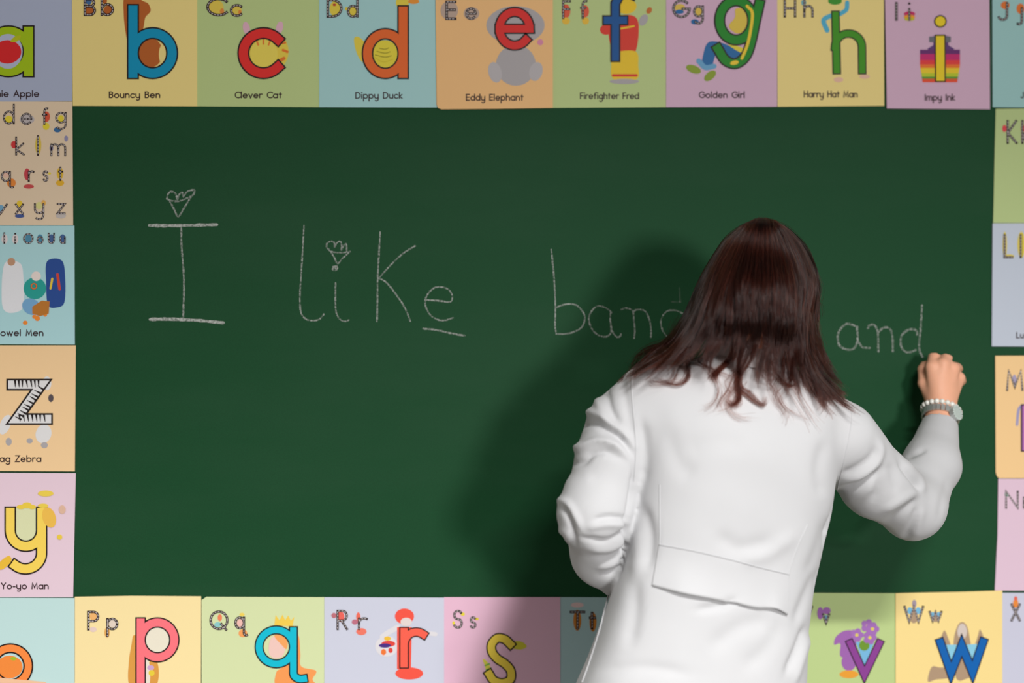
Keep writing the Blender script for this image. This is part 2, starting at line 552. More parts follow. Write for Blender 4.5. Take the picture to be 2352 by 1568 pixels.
class Card:
    def __init__(self, outline, rgb, k, label, group='alphabet cards around the chalkboard'):
        self.Y = -(0.0022 + 0.0011 * k)
        P = np.array(outline, float)
        n = len(P)
        V = np.vstack([at_many(P, self.Y), at_many(P, self.Y) + np.array([0, 0.0007, 0])])
        q = np.sum(P[:, 0] * np.roll(P[:, 1], -1) - np.roll(P[:, 0], -1) * P[:, 1])
        front = list(range(n)) if q < 0 else list(range(n))[::-1]
        F = [tuple(front), tuple(i + n for i in front[::-1])]
        for a, b in zip(front, front[1:] + front[:1]):
            F.append((b, a, a + n, b + n))
        self.o = link_mesh('alphabet_card', V, F, paper(rgb))
        tag(self.o, label, 'card', group)
        self.n = 1

    def lay(self, ink, name, cols, lift=None, parent=None):
        lift = lift or self.n
        return ink.build(name, [paper(c) for c in cols], self.Y - STEP * lift, parent or self.o)

    def big(self, strokes, hw, col, ol=3.5, closed=None, lift=5, dot=None, cap_ext=True, stripes=None):
        """big coloured letter with a dark outline; strokes already in plane units"""
        A, B = Ink(), Ink()
        for s in strokes:
            cl = is_ring(s)
            A.ribbon(s, hw + ol, 0, closed=cl, ext=0 if cl else hw + ol)
            B.ribbon(s, hw, 0, closed=cl, ext=0 if cl else hw)
        if dot:
            A.ell(dot[0], dot[1], dot[2] + ol, dot[2] + ol, 0)
            B.ell(dot[0], dot[1], dot[2], dot[2], 0)
        L = self.lay(B, 'letter', [col], lift + 1)
        self.lay(A, 'letter_outline', [DARK], lift, L)
        return L

    def glyph(self, c, x0, yb, sx, sy, slant=0.0):
        return [[(x0 + p[0] * sx + p[1] * slant, yb - p[1] * sy) for p in st] for st in GL[c][1] if st != 'dot']

    def caption(self, s, x0, x1, yb, cap=16.0, hw=1.25, rise=0.0):
        k = Ink()
        text(k, s, x0, x1, yb, cap, hw, 0, rise)
        self.lay(k, 'caption', [(52, 26, 30)], 2)

    def trace(self, c, x0, x1, yb, h, hw=3.2, blobs=()):
        """small road letter: dark stroke with a dashed pale centre line, over patches of colour"""
        g = GL[c]
        top = {'i': 2, 't': 2.8}.get(c, AS if c in 'bdfhkl' else (CP if c.isupper() else 2))
        low = -1.35 if c in 'gjpqy' else 0
        sx = (x1 - x0 - 2 * hw) / max(g[0], 0.3)
        sy = (h - 2 * hw) / (top - low)
        yb2 = yb - hw + low * sy
        A, D = Ink(), Ink()
        for st in g[1]:
            if st == 'dot':
                A.ell(x0 + hw, yb2 - 3 * sy, hw * 1.1, hw * 1.1, 0)
                continue
            P = [(x0 + hw + p[0] * sx, yb2 - p[1] * sy) for p in st]
            A.ribbon(P, hw, 0, closed=is_ring(st), ext=0 if is_ring(st) else hw * 0.8)
            dashes(D, P, 0.75, 0, 0, 4.5, 2.5)
        t = self.lay(A, 'tracing_letter', [(45, 28, 28)], 5)
        self.lay(D, 'centre_dashes', [(215, 205, 205)], 6, t)
        if blobs:
            k = Ink()
            for i, (bx, by, rx, ry, cc) in enumerate(blobs):
                k.ell(bx, by, rx, ry, i, STEP * 0.12 * i)
            self.lay(k, 'colour_patch', [b[4] for b in blobs], 3, t)

    def pic(self, items, lift=3, name='picture'):
        """plain flat shapes: ('e',cx,cy,rx,ry[,rot]) / ('b',pts) / ('p',pts) / ('r',pts,hw) each with a colour first"""
        boxes = []
        for it in items:
            if it[1] == 'e':
                r = max(it[4], it[5]) if len(it) > 6 else None
                boxes.append((it[2] - (r or it[4]), it[3] - (r or it[5]), it[2] + (r or it[4]), it[3] + (r or it[5])))
            else:
                q = np.array(it[2], float)
                g = it[3] if it[1] == 'r' else 0
                boxes.append((*(q.min(0) - g), *(q.max(0) + g)))
        grp = list(range(len(items)))       # shapes that touch are one picture, shapes apart are pictures of their own
        for i in range(len(items)):
            for j in range(i):
                A, B = boxes[i], boxes[j]
                if A[0] < B[2] and B[0] < A[2] and A[1] < B[3] and B[1] < A[3] and grp[i] != grp[j]:
                    o_, n_ = grp[i], grp[j]
                    grp = [n_ if v == o_ else v for v in grp]
        out = []
        for gi in sorted(set(grp)):
            k = Ink()
            cols = []
            for i, it in enumerate(items):
                if grp[i] != gi:
                    continue
                c = tuple(it[0])
                if c not in cols:
                    cols.append(c)
                m, dy = cols.index(c), STEP * 0.08 * i
                if it[1] == 'e':
                    k.ell(*it[2:6], m, dy, *(it[6:7]))
                elif it[1] == 'b':
                    k.blob(it[2], m, dy)
                elif it[1] == 'p':
                    k.poly(it[2], m, dy)
                elif it[1] == 'r':
                    k.ribbon(smooth_path(it[2], 5) if len(it[2]) > 2 else it[2], it[3], m, dy, cap='round')
            out.append(self.lay(k, name, cols, lift))
        return out


TOP = 'alphabet cards along the top of the board'
BOT = 'alphabet cards along the bottom of the board'
LEF = 'alphabet cards down the left side of the board'
RIG = 'alphabet cards down the right side of the board'
BROWN, YEL2, GREY, SKIN = (186, 98, 38), (236, 214, 60), (176, 170, 172), (235, 190, 165)

# ---- top row
c = Card([(-120, -55), (165, -55), (166, 232), (-120, 235)], (176, 184, 208), 0, 'lavender card in the top left corner with a lime green letter a', TOP)
c.pic([((186, 192, 215), 'e', 18, 118, 34, 40), ((222, 40, 42), 'e', 17, 119, 32, 27), ((190, 195, 30), 'b', [(24, 95), (34, 84), (48, 82), (40, 95)])], 8)
c.big(c.glyph('a', -26.5, 164, 46, 46), 10.5, (168, 198, 18))
c.caption('Annie Apple', -36, 90, 223)
c = Card([(165, -50), (453, -50), (453, 244), (167, 243)], YEL, 1, 'pale yellow card with a tall blue letter b, left end of the top row', TOP)
c.pic([(BROWN, 'b', [(286, -8), (310, -20), (325, 0), (340, 8), (346, 25), (334, 40), (330, 60), (322, 90), (296, 98), (288, 70), (284, 30)])], 2)
c.pic([(BROWN, 'e', 346, 121, 27, 34), ((243, 220, 140), 'e', 373, 125, 8, 22)], 4)
c.big(c.glyph('b', 305.5, 168, 45, 46), 10.5, (0, 148, 190))
c.caption('Bouncy Ben', 250, 368, 225.5)
c.trace('B', 192, 221, 37, 42, 3.1, [(205, 22, 10, 12, BROWN), (204, 3, 7, 8, (70, 110, 160))])
c.trace('b', 231, 262, 37, 44, 3.0, [(248, 24, 10, 11, BROWN), (240, 2, 6, 6, BROWN)])
c = Card([(453, -50), (733, -50), (733, 246), (453, 244)], GRN, 0, 'pale green card with a big red letter c over a yellow disc', TOP)
c.pic([((232, 205, 75), 'e', 609, 118, 54, 52), ((230, 120, 40), 'r', [(650, 115), (660, 119)], 3), ((230, 120, 40), 'r', [(643, 100), (655, 98)], 2.5), ((230, 120, 40), 'r', [(645, 138), (652, 134)], 4),
       ((228, 180, 196), 'e', 566, 65, 8, 15, -0.2), ((228, 180, 196), 'e', 642, 64, 8, 15, 0.25)], 2)
c.pic([((236, 214, 90), 'e', 606, 124, 32, 34), ((230, 130, 50), 'r', [(590, 94), (593, 103)], 2), ((230, 130, 50), 'r', [(605, 91), (605, 101)], 2), ((230, 130, 50), 'r', [(620, 94), (617, 103)], 2)], 4)
c.big(c.glyph('c', 559, 168, 46, 46), 10.5, (228, 44, 40))
c.caption('Clever Cat', 539, 648, 226)
c.trace('C', 474, 517, 38, 44, 3.1, [(497, 17, 17, 17, (228, 200, 80)), (510, 26, 5, 7, (228, 140, 60))])
c.trace('c', 528, 557, 39, 30, 2.9, [(543, 24, 12, 12, (228, 200, 80)), (551, 28, 4, 5, (228, 140, 60))])
c = Card([(733, -50), (1004, -50), (1004, 247), (733, 246)], BLU, 1, 'light blue card with an orange letter d', TOP)
c.pic([((230, 208, 70), 'b', [(813, 90), (822, 84), (836, 95), (846, 110), (836, 140), (828, 138), (818, 118)]), ((230, 208, 70), 'e', 924, 6, 15, 15), ((235, 150, 50), 'e', 950, 3, 13, 6)], 2)
c.pic([((230, 212, 62), 'e', 884, 124, 30, 32)], 4)
c.pic([((218, 198, 50), 'r', [(858, 130), (880, 142), (903, 136)], 1.0), ((150, 140, 30), 'r', [(866, 118), (884, 122), (896, 119)], 0.8), ((150, 140, 30), 'r', [(872, 111), (884, 113), (893, 110)], 0.8), ((150, 140, 30), 'r', [(862, 126), (884, 131), (899, 128)], 0.8)], 7)
c.big(c.glyph('d', 844, 168.5, 41, 45.5), 10, (232, 104, 38))
c.caption('Dippy Duck', 816, 925, 227)
c.trace('D', 750, 787, 41, 44, 3.0, [(770, 20, 13, 18, (228, 205, 70)), (768, 11, 4, 3, (190, 60, 40))])
c.trace('d', 797, 824, 41, 44, 2.9, [(809, 26, 9, 10, (228, 205, 70)), (796, 20, 4, 4, (228, 205, 70))])
c = Card([(1000, -50), (1270, -50), (1270, 248), (1130, 250), (1014, 251), (1006, 248), (1003, 240)], ORA, 3, 'pale orange card with a red letter e over grey rounded shapes', TOP)
c.pic([(GREY, 'e', 1184, 58, 67, 44), (GREY, 'e', 1185, 150, 46, 47), ((188, 182, 184), 'e', 1137, 166, 15, 24, -0.25), ((188, 182, 184), 'e', 1231, 164, 15, 22, 0.25), ((222, 140, 170), 'e', 1241, 97, 7, 7)], 2)
c.big(c.glyph('e', 1147.5, 104.5, 34.5, 38.5), 8.7, (222, 42, 38))
c.caption('Eddy Elephant', 1070, 1203, 231.5, rise=-0.0)
c.trace('E', 1023, 1049, 46, 45, 3.0, [(1032, 24, 20, 22, (190, 165, 150))])
c.trace('e', 1069, 1095, 46, 29, 2.8, [(1083, 31, 18, 15, (190, 165, 150))])
c = Card([(1270, -50), (1530, -50), (1530, 246), (1270, 248)], GRN, 0, 'pale green card with a dark blue letter f', TOP)
RED, YE = (222, 58, 40), (240, 200, 35)
c.pic([(RED, 'b', [(1400, 50), (1440, 34), (1466, 50), (1460, 118), (1430, 124), (1404, 110)]), (RED, 'e', 1392, 68, 14, 12), (YE, 'e', 1438, 14, 24, 18),
       (YE, 'b', [(1410, 122), (1460, 118), (1466, 150), (1462, 182), (1410, 182), (1404, 150)]), (YE, 'r', [(1424, 66), (1456, 60)], 2), (RED, 'r', [(1408, 173), (1462, 173)], 3), (GREY, 'e', 1434, 187, 34, 6), (GREY, 'e', 1478, 46, 9, 14, 0.5), ((200, 110, 40), 'e', 1491, 24, 6, 8, 0.5)], 2)
c.big([[(1452, -12), (1440, -18), (1424, -12), (1413.5, 8), (1413.5, 131)], [(1395, 46.5), (1432, 46.5)]], 8.2, (0, 82, 150))
c.caption('Firefighter Fred', 1332, 1468, 228)
c.trace('F', 1291, 1312, 44, 44, 2.7, [(1300, 26, 10, 16, (225, 90, 60)), (1300, 48, 9, 8, (235, 190, 60))])
c.trace('f', 1332, 1348, 44, 44, 2.6, [(1344, 26, 9, 14, (225, 90, 60)), (1345, 48, 8, 8, (235, 190, 60))])
c = Card([(1530, -50), (1785, -50), (1785, 245), (1530, 246)], MAU, 1, 'mauve card with a slanting green letter g', TOP)
JEAN = (30, 105, 165)
c.pic([(JEAN, 'b', [(1612, 140), (1624, 100), (1650, 96), (1690, 112), (1708, 122), (1700, 132), (1660, 132), (1645, 125), (1636, 150), (1624, 160), (1610, 150)]), ((105, 165, 205), 'r', [(1605, 140), (1620, 155), (1640, 152)], 6),
       ((140, 160, 40), 'e', 1593, 159, 18, 9, 0.35), ((140, 160, 40), 'e', 1631, 174, 16, 9, -0.7), ((228, 210, 60), 'b', [(1672, 102), (1706, 110), (1704, 122)])], 2)
c.pic([((225, 195, 75), 'b', [(1690, 20), (1712, 22), (1716, 50), (1708, 72), (1690, 76), (1674, 60), (1688, 40)])], 4)
g = smooth_path([(1744, 10), (1735, 50), (1724, 100), (1712, 130), (1690, 146), (1666, 138), (1649, 112)], 8)
c.big([[(1691 + 38 * math.cos(t) + 0.0 * math.sin(t), 47 - 45 * math.sin(t)) for t in np.linspace(0, 2 * math.pi, 45)], g], 9.5, (22, 135, 28))
c.pic([((240, 205, 50), 'r', [(1716, 14), (1728, 30), (1724, 70), (1716, 105), (1704, 134)], 3.4), ((240, 205, 50), 'e', 1687, 144, 10, 5, -0.2)], 8)
c.caption('Golden Girl', 1605, 1711, 225.5)
c.trace('G', 1544, 1583, 42, 44, 2.9, [(1562, 18, 12, 9, (225, 190, 80)), (1561, 27, 10, 5, JEAN)])
c.trace('g', 1592, 1617, 56, 44, 2.7, [(1604, 28, 9, 10, (225, 190, 80)), (1596, 50, 9, 6, JEAN)])
c = Card([(1785, -50), (2030, -50), (2031, 243), (1786, 245)], YEL, 0, 'pale yellow card with a green letter h, right part of the top row', TOP)
SB = (80, 178, 210)
c.pic([(SB, 'r', [(1914, 34), (1892, 46), (1900, 70)], 5.5), (SB, 'r', [(1930, 32), (1944, 22), (1946, 6)], 5), ((60, 150, 40), 'e', 1918, 2, 16, 9), (SKIN, 'e', 1926, 183, 11, 6), (SKIN, 'e', 1986, 176, 12, 5)], 2)
c.big([[(1919, 34), (1922, 161)], [(1949 + 31 * math.cos(t), 108 - 31 * math.sin(t)) for t in np.linspace(math.pi, 0, 18)] + [(1980.5, 161)]], 7.3, (62, 148, 8), 2.6)
c.caption('Harry Hat Man', 1846, 1970, 224)
c.trace('H', 1800, 1829, 41, 42, 2.7)
c.trace('h', 1845, 1869, 41, 44, 2.6, [(1846, 6, 6, 7, (120, 180, 190))])
c = Card([(2032, -50), (2272, -50), (2274, 251), (2037, 249)], MAU, 2, 'mauve card with a yellow letter i on a rainbow striped bottle shape', TOP)
bt = [((96, 60, 120), 'b', [(2140, 84), (2182, 84), (2178, 102), (2190, 114), (2132, 114), (2144, 102)]), ((110, 110, 120), 'p', [(2134, 84), (2184, 84), (2184, 97), (2134, 97)])]
bands = [((105, 40, 110), 114, 124), ((200, 35, 110), 124, 138), ((232, 60, 60), 138, 148), ((240, 120, 40), 148, 156), ((238, 205, 40), 156, 168), ((190, 205, 40), 168, 176), ((90, 150, 50), 176, 181), ((235, 80, 45), 181, 189)]
for col, ya, yb in bands:
    hwf = lambda y: 46 if y < 150 else 46 - (y - 150) * 0.16
    bt.append((col, 'p', [(2159 - hwf(ya), ya), (2159 + hwf(ya), ya), (2159 + hwf(yb), yb), (2159 - hwf(yb), yb)]))
c.pic(bt, 2)
c.big([[(2159.5, 92), (2160, 176)]], 9.5, (240, 210, 30), 3.0, dot=(2160, 49, 11.5))
c.caption('Impy Ink', 2124, 2194, 231.5)
c.trace('I', 2056, 2062, 48, 44, 3.0)
c.trace('i', 2086, 2092, 48, 30, 2.6, [(2089, 32, 13, 6, (200, 40, 100)), (2089, 39, 13, 5, (240, 160, 40)), (2089, 44, 12, 4, (200, 190, 50))])
c = Card([(2279, -50), (2520, -50), (2520, 248), (2280, 246)], (160, 204, 202), 1, 'blue-green card in the top right corner, mostly cut off', TOP)
c.trace('J', 2291, 2316, 48, 44, 2.8, [(2309, 12, 10, 9, (228, 120, 50))])
c.trace('j', 2338, 2350, 60, 44, 2.8, [(2344, 20, 9, 12, (228, 120, 50))])
c.caption('J', 2344, 2352, 226)

# ---- left column
c = Card([(-120, 233), (166, 233), (168, 517), (-120, 517)], (232, 208, 178), 1, 'beige sheet with rows of small alphabet letters', LEF)
rows = [('d', 7, 34, 286, 48, [(20, 274, 10, 10, YEL2)]), ('e', 48, 74, 287, 28, [(62, 274, 20, 13, (195, 185, 185))]), ('f', 96, 110, 287, 40, [(107, 268, 9, 14, (222, 90, 60)), (106, 290, 9, 10, YEL2)]), ('g', 127, 153, 298, 41, [(140, 272, 8, 9, YEL2), (132, 298, 10, 7, (60, 110, 160))]),
        ('k', 35, 57, 357, 44, [(32, 332, 8, 10, (215, 60, 60))]), ('l', 85, 92, 358, 48, [(88, 333, 8, 26, (225, 195, 70))]), ('m', 116, 152, 359, 30, [(118, 340, 5, 9, (150, 145, 180)), (152, 318, 5, 8, (150, 145, 180))]),
        ('q', 2, 28, 432, 40, [(26, 420, 12, 12, (235, 140, 60)), (14, 400, 9, 9, (235, 190, 170))]), ('r', 64, 78, 418, 27, [(62, 400, 8, 16, (205, 70, 80)), (66, 428, 14, 6, (205, 80, 80))]), ('s', 97, 112, 417, 26, [(114, 398, 4, 3, YEL2)]), ('t', 133, 146, 416, 34, [(138, 398, 9, 16, (232, 190, 60)), (138, 420, 11, 8, (232, 180, 50))]),
        ('v', -16, 18, 493, 26, [(2, 478, 9, 9, (120, 170, 200))]), ('x', 34, 55, 493, 26, [(45, 468, 8, 9, (235, 200, 60)), (45, 496, 13, 5, (70, 90, 150))]), ('y', 78, 102, 506, 40, [(90, 472, 9, 10, (222, 215, 140)), (100, 466, 6, 8, (235, 180, 90))]), ('z', 130, 151, 492, 26, [(140, 495, 14, 8, (200, 190, 185))])]
for ch, xa, xb, yb, h, bl in rows:
    c.trace(ch, xa, xb, yb, h, 2.2, [(b[0], b[1], b[2] * 0.85, b[3] * 0.85, b[4]) for b in bl])
c = Card([(-120, 518), (171, 518), (172, 791), (-120, 790)], (176, 218, 222), 0, 'light blue poster with upright white, green and blue shapes and a brown box', LEF)
c.pic([((232, 232, 236), 'b', [(10, 606), (46, 604), (54, 640), (54, 700), (40, 716), (14, 716), (4, 690)]), ((196, 150, 120), 'e', 26, 601, 9, 9), ((40, 76, 148), 'b', [(108, 600), (142, 598), (150, 640), (148, 694), (130, 706), (110, 700), (106, 650)]),
       ((235, 200, 60), 'r', [(120, 640), (116, 662)], 2.5), ((215, 70, 50), 'r', [(132, 630), (137, 664)], 3), ((40, 160, 150), 'e', 80, 662, 26, 25), ((236, 222, 215), 'e', 83, 634, 11, 11), ((120, 170, 210), 'e', 72, 704, 22, 18, 0.5),
       ((190, 120, 45), 'p', [(74, 704), (96, 690), (114, 692), (112, 720), (92, 726), (74, 720)]),
       ((230, 190, 120), 'p', [(95, 704), (111, 700), (112, 707), (96, 711)]), ((240, 140, 50), 'e', 86, 731, 6, 6), ((240, 140, 50), 'e', 79, 727, 5, 5), ((240, 140, 50), 'e', 58, 741, 5.5, 5), ((240, 140, 50), 'e', 104, 722, 4.5, 5)], 2)
c.big([[(78 + 6 * math.cos(t), 657 - 6 * math.sin(t)) for t in np.linspace(0, 2 * math.pi, 45)]], 1.2, (235, 120, 50), 0.4, lift=9)
for ch, xa, xb, h, bl in [('I', 8, 13, 27, (225, 215, 215)), ('i', 33, 37, 18, (225, 215, 215)), ('O', 53, 77, 25, (80, 140, 170)), ('o', 84, 100, 18, (80, 140, 170)), ('U', 110, 126, 26, (70, 100, 150)), ('u', 137, 151, 18, (70, 100, 150))]:
    c.trace(ch, xa, xb, 560, h, 1.9, [((xa + xb) / 2, 549, 7, 11, bl)])
c.caption('Vowel Men', -14, 100, 772)
c = Card([(-120, 793), (174, 793), (172, 1082), (-120, 1081)], (246, 208, 158), 1, 'pale orange card with a black and white striped letter z', LEF)
WH = (228, 226, 226)
c.pic([(WH, 'e', 12, 975, 12, 24, 0.4), (WH, 'e', 100, 996, 18, 22, 0.3), (GREY, 'e', 68, 1012, 7, 6), (GREY, 'e', 102, 1022, 8, 7), (GREY, 'e', 20, 1014, 7, 9), (WH, 'e', 108, 880, 10, 16), ((90, 80, 85), 'e', 117, 914, 6, 9)], 2)
zp = [(28, 883), (95, 883), (38, 962), (108, 962)]
c.big([zp], 9.5, WH, 4.0)
k = Ink()
P = np.array(zp, float)
rr = random.Random(4)
for a, b in zip(P[:-1], P[1:]):
    L = np.linalg.norm(b - a)
    d = (b - a) / L
    nr = np.array([-d[1], d[0]])
    s = 4.0
    while s < L - 2:
        q = a + d * s
        sk = d * rr.uniform(2, 5)
        k.poly([q - nr * 10, q - nr * 10 + d * 5.0, q + nr * 6 + sk + d * 1.2, q + nr * 6 + sk], 0)
        s += rr.uniform(8, 11)
c.lay(k, 'letter_stripes', [DARK], 8)
c.caption('Zig Zag Zebra', -54, 95, 1061)
c = Card([(-115, 1085), (174, 1086), (168, 1371), (-110, 1371)], PINK, 0, 'pale pink card with a yellow letter y', LEF)
c.pic([((222, 224, 178), 'b', [(36, 1166), (82, 1166), (83, 1220), (72, 1244), (58, 1246), (44, 1240), (36, 1220)])], 3)
c.pic([((238, 205, 70), 'e', 48, 1164, 10, 5), ((238, 205, 70), 'e', 62, 1160, 11, 7), ((238, 205, 70), 'e', 74, 1164, 9, 5), ((240, 190, 80), 'e', 113, 1188, 15, 24, -0.3),
       ((238, 208, 80), 'e', 105, 1133, 18, 7), ((238, 208, 80), 'e', 99, 1161, 12, 5), ((225, 185, 160), 'e', 143, 1170, 8, 10), ((238, 205, 70), 'e', 137, 1233, 6, 6), ((238, 190, 60), 'b', [(0, 1290), (20, 1276), (26, 1288), (8, 1306), (-6, 1306)])], 8)
c.big([[(23.5, 1176)] + [(59.5 + 36 * math.cos(t), 1218 - 36 * math.sin(t)) for t in np.linspace(math.pi, 2 * math.pi, 20)] + [(95.5, 1176)],
       [(95.5, 1190), (95.5, 1268)] + [(58.5 + 37 * math.cos(t), 1270 - 36 * math.sin(t)) for t in np.linspace(0, -2.25, 20)]], 10, (250, 214, 92), 3.4)
c.caption('Yo-yo Man', 2, 112, 1353)
# ---- bottom row
c = Card([(-120, 1372), (172, 1373), (172, 1650), (-120, 1650)], (194, 224, 222), 0, 'pale blue card in the bottom left corner with an orange letter o', BOT)
c.pic([((245, 140, 60), 'e', 22, 1531, 30, 26), ((160, 190, 40), 'e', 31, 1512, 7, 4)], 3)
c.big([[(24 + 41 * math.cos(t), 1529 - 41 * math.sin(t)) for t in np.linspace(0, 2 * math.pi, 45)]], 8, (250, 140, 66), 3.4)
c = Card([(-120, 1548), (0, 1556), (105, 1566), (140, 1640), (-120, 1640)], (244, 196, 158), 3, 'peach sheet cut off at the bottom left edge below the orange o', BOT)
c = Card([(172, 1370), (300, 1368), (462, 1369), (461, 1660), (172, 1660)], (249, 226, 166), 2, 'pale yellow card with a pink letter p', BOT)
TAN = (222, 156, 70)
c.pic([(TAN, 'b', [(308, 1458), (302, 1480), (296, 1520), (296, 1570), (320, 1600), (340, 1540), (330, 1470)]), (TAN, 'e', 352, 1545, 13, 34), ((236, 226, 210), 'e', 336, 1550, 9, 40), ((205, 165, 205), 'e', 346, 1533, 8, 6), ((232, 205, 60), 'e', 348, 1545, 7, 7)], 2)
c.pic([((236, 228, 208), 'e', 361, 1469, 29, 31)], 4)
c.big(c.glyph('p', 323, 1509, 38.7, 40)[1:] + [[(323, 1429), (323, 1590)]], 9, (250, 118, 128), 3.2)
c.trace('P', 200, 229, 1448, 46, 2.8, [(214, 1415, 8, 9, (240, 180, 110)), (214, 1445, 8, 6, (232, 205, 195))])
c.trace('p', 244, 272, 1463, 45, 2.8, [(259, 1432, 9, 9, (228, 210, 195)), (246, 1452, 6, 12, (230, 170, 90))])
c = Card([(463, 1378), (474, 1370), (745, 1371), (745, 1660), (463, 1660)], (214, 224, 172), 1, 'pale green card with a turquoise letter q', BOT)
c.pic([((245, 155, 85), 'b', [(684, 1458), (690, 1500), (692, 1530), (726, 1540), (718, 1560), (726, 1580), (640, 1580), (634, 1545), (650, 1530), (660, 1500)]), ((243, 205, 80), 'p', [(630, 1436), (633, 1412), (642, 1424), (649, 1411), (655, 1424), (662, 1413), (668, 1425), (676, 1416), (672, 1438)])], 2)
c.pic([((240, 200, 190), 'b', [(620, 1470), (634, 1458), (650, 1462), (656, 1480), (650, 1505), (632, 1512), (618, 1500)]), ((245, 165, 95), 'b', [(630, 1460), (648, 1456), (660, 1474), (658, 1490), (646, 1480)])], 4)
c.big(c.glyph('q', 595, 1524, 39.5, 39)[:1] + [[(674, 1448), (674, 1540)] + [(692 + 18 * math.cos(t), 1545 - 14 * math.sin(t)) for t in np.linspace(math.pi, 1.6 * math.pi, 10)]], 7.5, (0, 188, 212), 3)
c.trace('Q', 481, 525, 1447, 46, 2.8, [(505, 1418, 5, 8, (240, 130, 90)), (500, 1434, 8, 6, (140, 200, 200))])
c.trace('q', 538, 566, 1461, 46, 2.8, [(552, 1430, 8, 9, (240, 190, 180)), (558, 1454, 10, 9, (245, 160, 90)), (556, 1411, 6, 4, (240, 210, 90))])
c = Card([(745, 1371), (1020, 1372), (1020, 1660), (745, 1660)], (206, 208, 224), 2, 'lavender card with a coral red letter r', BOT)
COR = (244, 84, 66)
c.pic([(COR, 'e', 929, 1415, 22, 18), ((228, 214, 210), 'e', 933, 1428, 13, 10), ((224, 220, 224), 'r', [(914, 1440), (892, 1452), (878, 1462)], 6), ((224, 220, 224), 'r', [(960, 1450), (1000, 1456)], 5), ((224, 220, 224), 'e', 888, 1484, 26, 24),
       ((225, 70, 60), 'e', 892, 1478, 16, 7), ((70, 40, 130), 'e', 884, 1482, 14, 5), ((240, 190, 60), 'e', 890, 1466, 8, 5), ((240, 120, 50), 'e', 881, 1497, 6, 7), ((225, 70, 60), 'e', 897, 1493, 5, 6),
       (COR, 'p', [(912, 1440), (946, 1440), (944, 1536), (912, 1536)]), (COR, 'e', 940, 1546, 32, 14)], 2)
c.big([[(928, 1450), (928, 1524)], [(928, 1500)] + [(956 + 28 * math.cos(t), 1480 - 29 * math.sin(t)) for t in np.linspace(math.pi, 0.95, 16)]], 8.3, (246, 96, 76), 2.8)
c.trace('R', 773, 801, 1447, 47, 2.6, [(783, 1416, 8, 12, (235, 100, 90)), (767, 1413, 6, 6, (190, 110, 120))])
c.trace('r', 822, 843, 1447, 30, 2.6, [(823, 1416, 5, 10, (240, 110, 90)), (815, 1428, 7, 6, (190, 110, 130)), (830, 1450, 12, 8, (240, 120, 100))])
c = Card([(1020, 1371), (1287, 1371), (1287, 1660), (1020, 1660)], (232, 186, 208), 1, 'pink card with a yellow letter s', BOT)
c.pic([((214, 204, 60), 'b', [(1166, 1478), (1184, 1472), (1200, 1474), (1210, 1484), (1198, 1491), (1182, 1490), (1168, 1488)]), ((120, 175, 60), 'r', [(1177, 1476), (1176, 1490)], 1.6), ((225, 215, 80), 'b', [(1109, 1514), (1118, 1518), (1130, 1540), (1118, 1546), (1114, 1530)]), ((110, 180, 70), 'r', [(1114, 1528), (1124, 1524)], 1.6), ((110, 180, 70), 'r', [(1117, 1538), (1128, 1534)], 1.6)], 2)
sp = smooth_path([(1172, 1479), (1160, 1468), (1143, 1465), (1130, 1478), (1130, 1496), (1142, 1512), (1160, 1524), (1173, 1540), (1172, 1560), (1154, 1568), (1134, 1562), (1124, 1548)], 7)
c.big([sp], 8.5, (246, 216, 78), 3)
c.trace('S', 1040, 1064, 1443, 43, 2.6, [(1063, 1410, 5, 4, YEL2), (1042, 1430, 3, 4, YEL2)])
c.trace('s', 1078, 1095, 1443, 28, 2.4, [(1095, 1421, 5, 3, YEL2)])
c = Card([(1287, 1371), (1545, 1372), (1545, 1660), (1287, 1660)], (176, 206, 210), 0, 'grey-blue card with a small tracing letter T beside the coat hem', BOT)
c.trace('T', 1308, 1345, 1446, 44, 2.9, [(1326, 1424, 9, 24, (205, 130, 50)), (1326, 1389, 15, 6, (235, 205, 205))])
c.trace('t', 1352, 1370, 1446, 42, 2.9, [(1362, 1428, 8, 22, (205, 130, 50))])
c = Card([(1805, 1361), (2057, 1362), (2057, 1660), (1805, 1660)], (190, 210, 142), 0, 'green card with a purple letter v holding purple flowers', BOT)
PU = (160, 100, 175)
c.pic([(PU, 'b', [(1920, 1462), (1940, 1448), (1962, 1452), (1966, 1490), (1950, 1508), (1930, 1506), (1930, 1478), (1916, 1480)]), (PU, 'e', 1950, 1520, 17, 20), ((235, 160, 50), 'e', 1950, 1548, 22, 9)], 2)
fl = []
for fx, fy in [(1968, 1458), (1993, 1437), (1998, 1464), (2004, 1444)]:
    for a in range(5):
        fl.append(((165, 110, 185), 'e', fx + 9 * math.cos(a * 1.257), fy + 9 * math.sin(a * 1.257), 7, 7))
    fl.append(((225, 205, 90), 'e', fx, fy, 4, 4))
c.pic(fl, 3)
c.pic([((120, 185, 225), 'p', [(1966, 1474), (2008, 1474), (1986, 1530)]), ((110, 150, 45), 'e', 1985, 1482, 12, 12)], 3, 'water')
c.big([[(1953, 1477), (1985.5, 1549), (2020, 1477)]], 7.3, (140, 62, 148), 2.4)
c.trace('v', 1888, 1907, 1433, 25, 2.6, [(1884, 1408, 7, 14, PU), (1899, 1402, 9, 8, PU), (1897, 1418, 6, 6, (120, 170, 200))])
c.trace('V', 1838, 1868, 1426, 36, 2.8)
c = Card([(2057, 1362), (2200, 1359), (2302, 1356), (2302, 1660), (2057, 1660)], (250, 222, 148), 2, 'pale yellow card with a blue letter w, right end of the bottom row', BOT)
TP = (178, 150, 122)
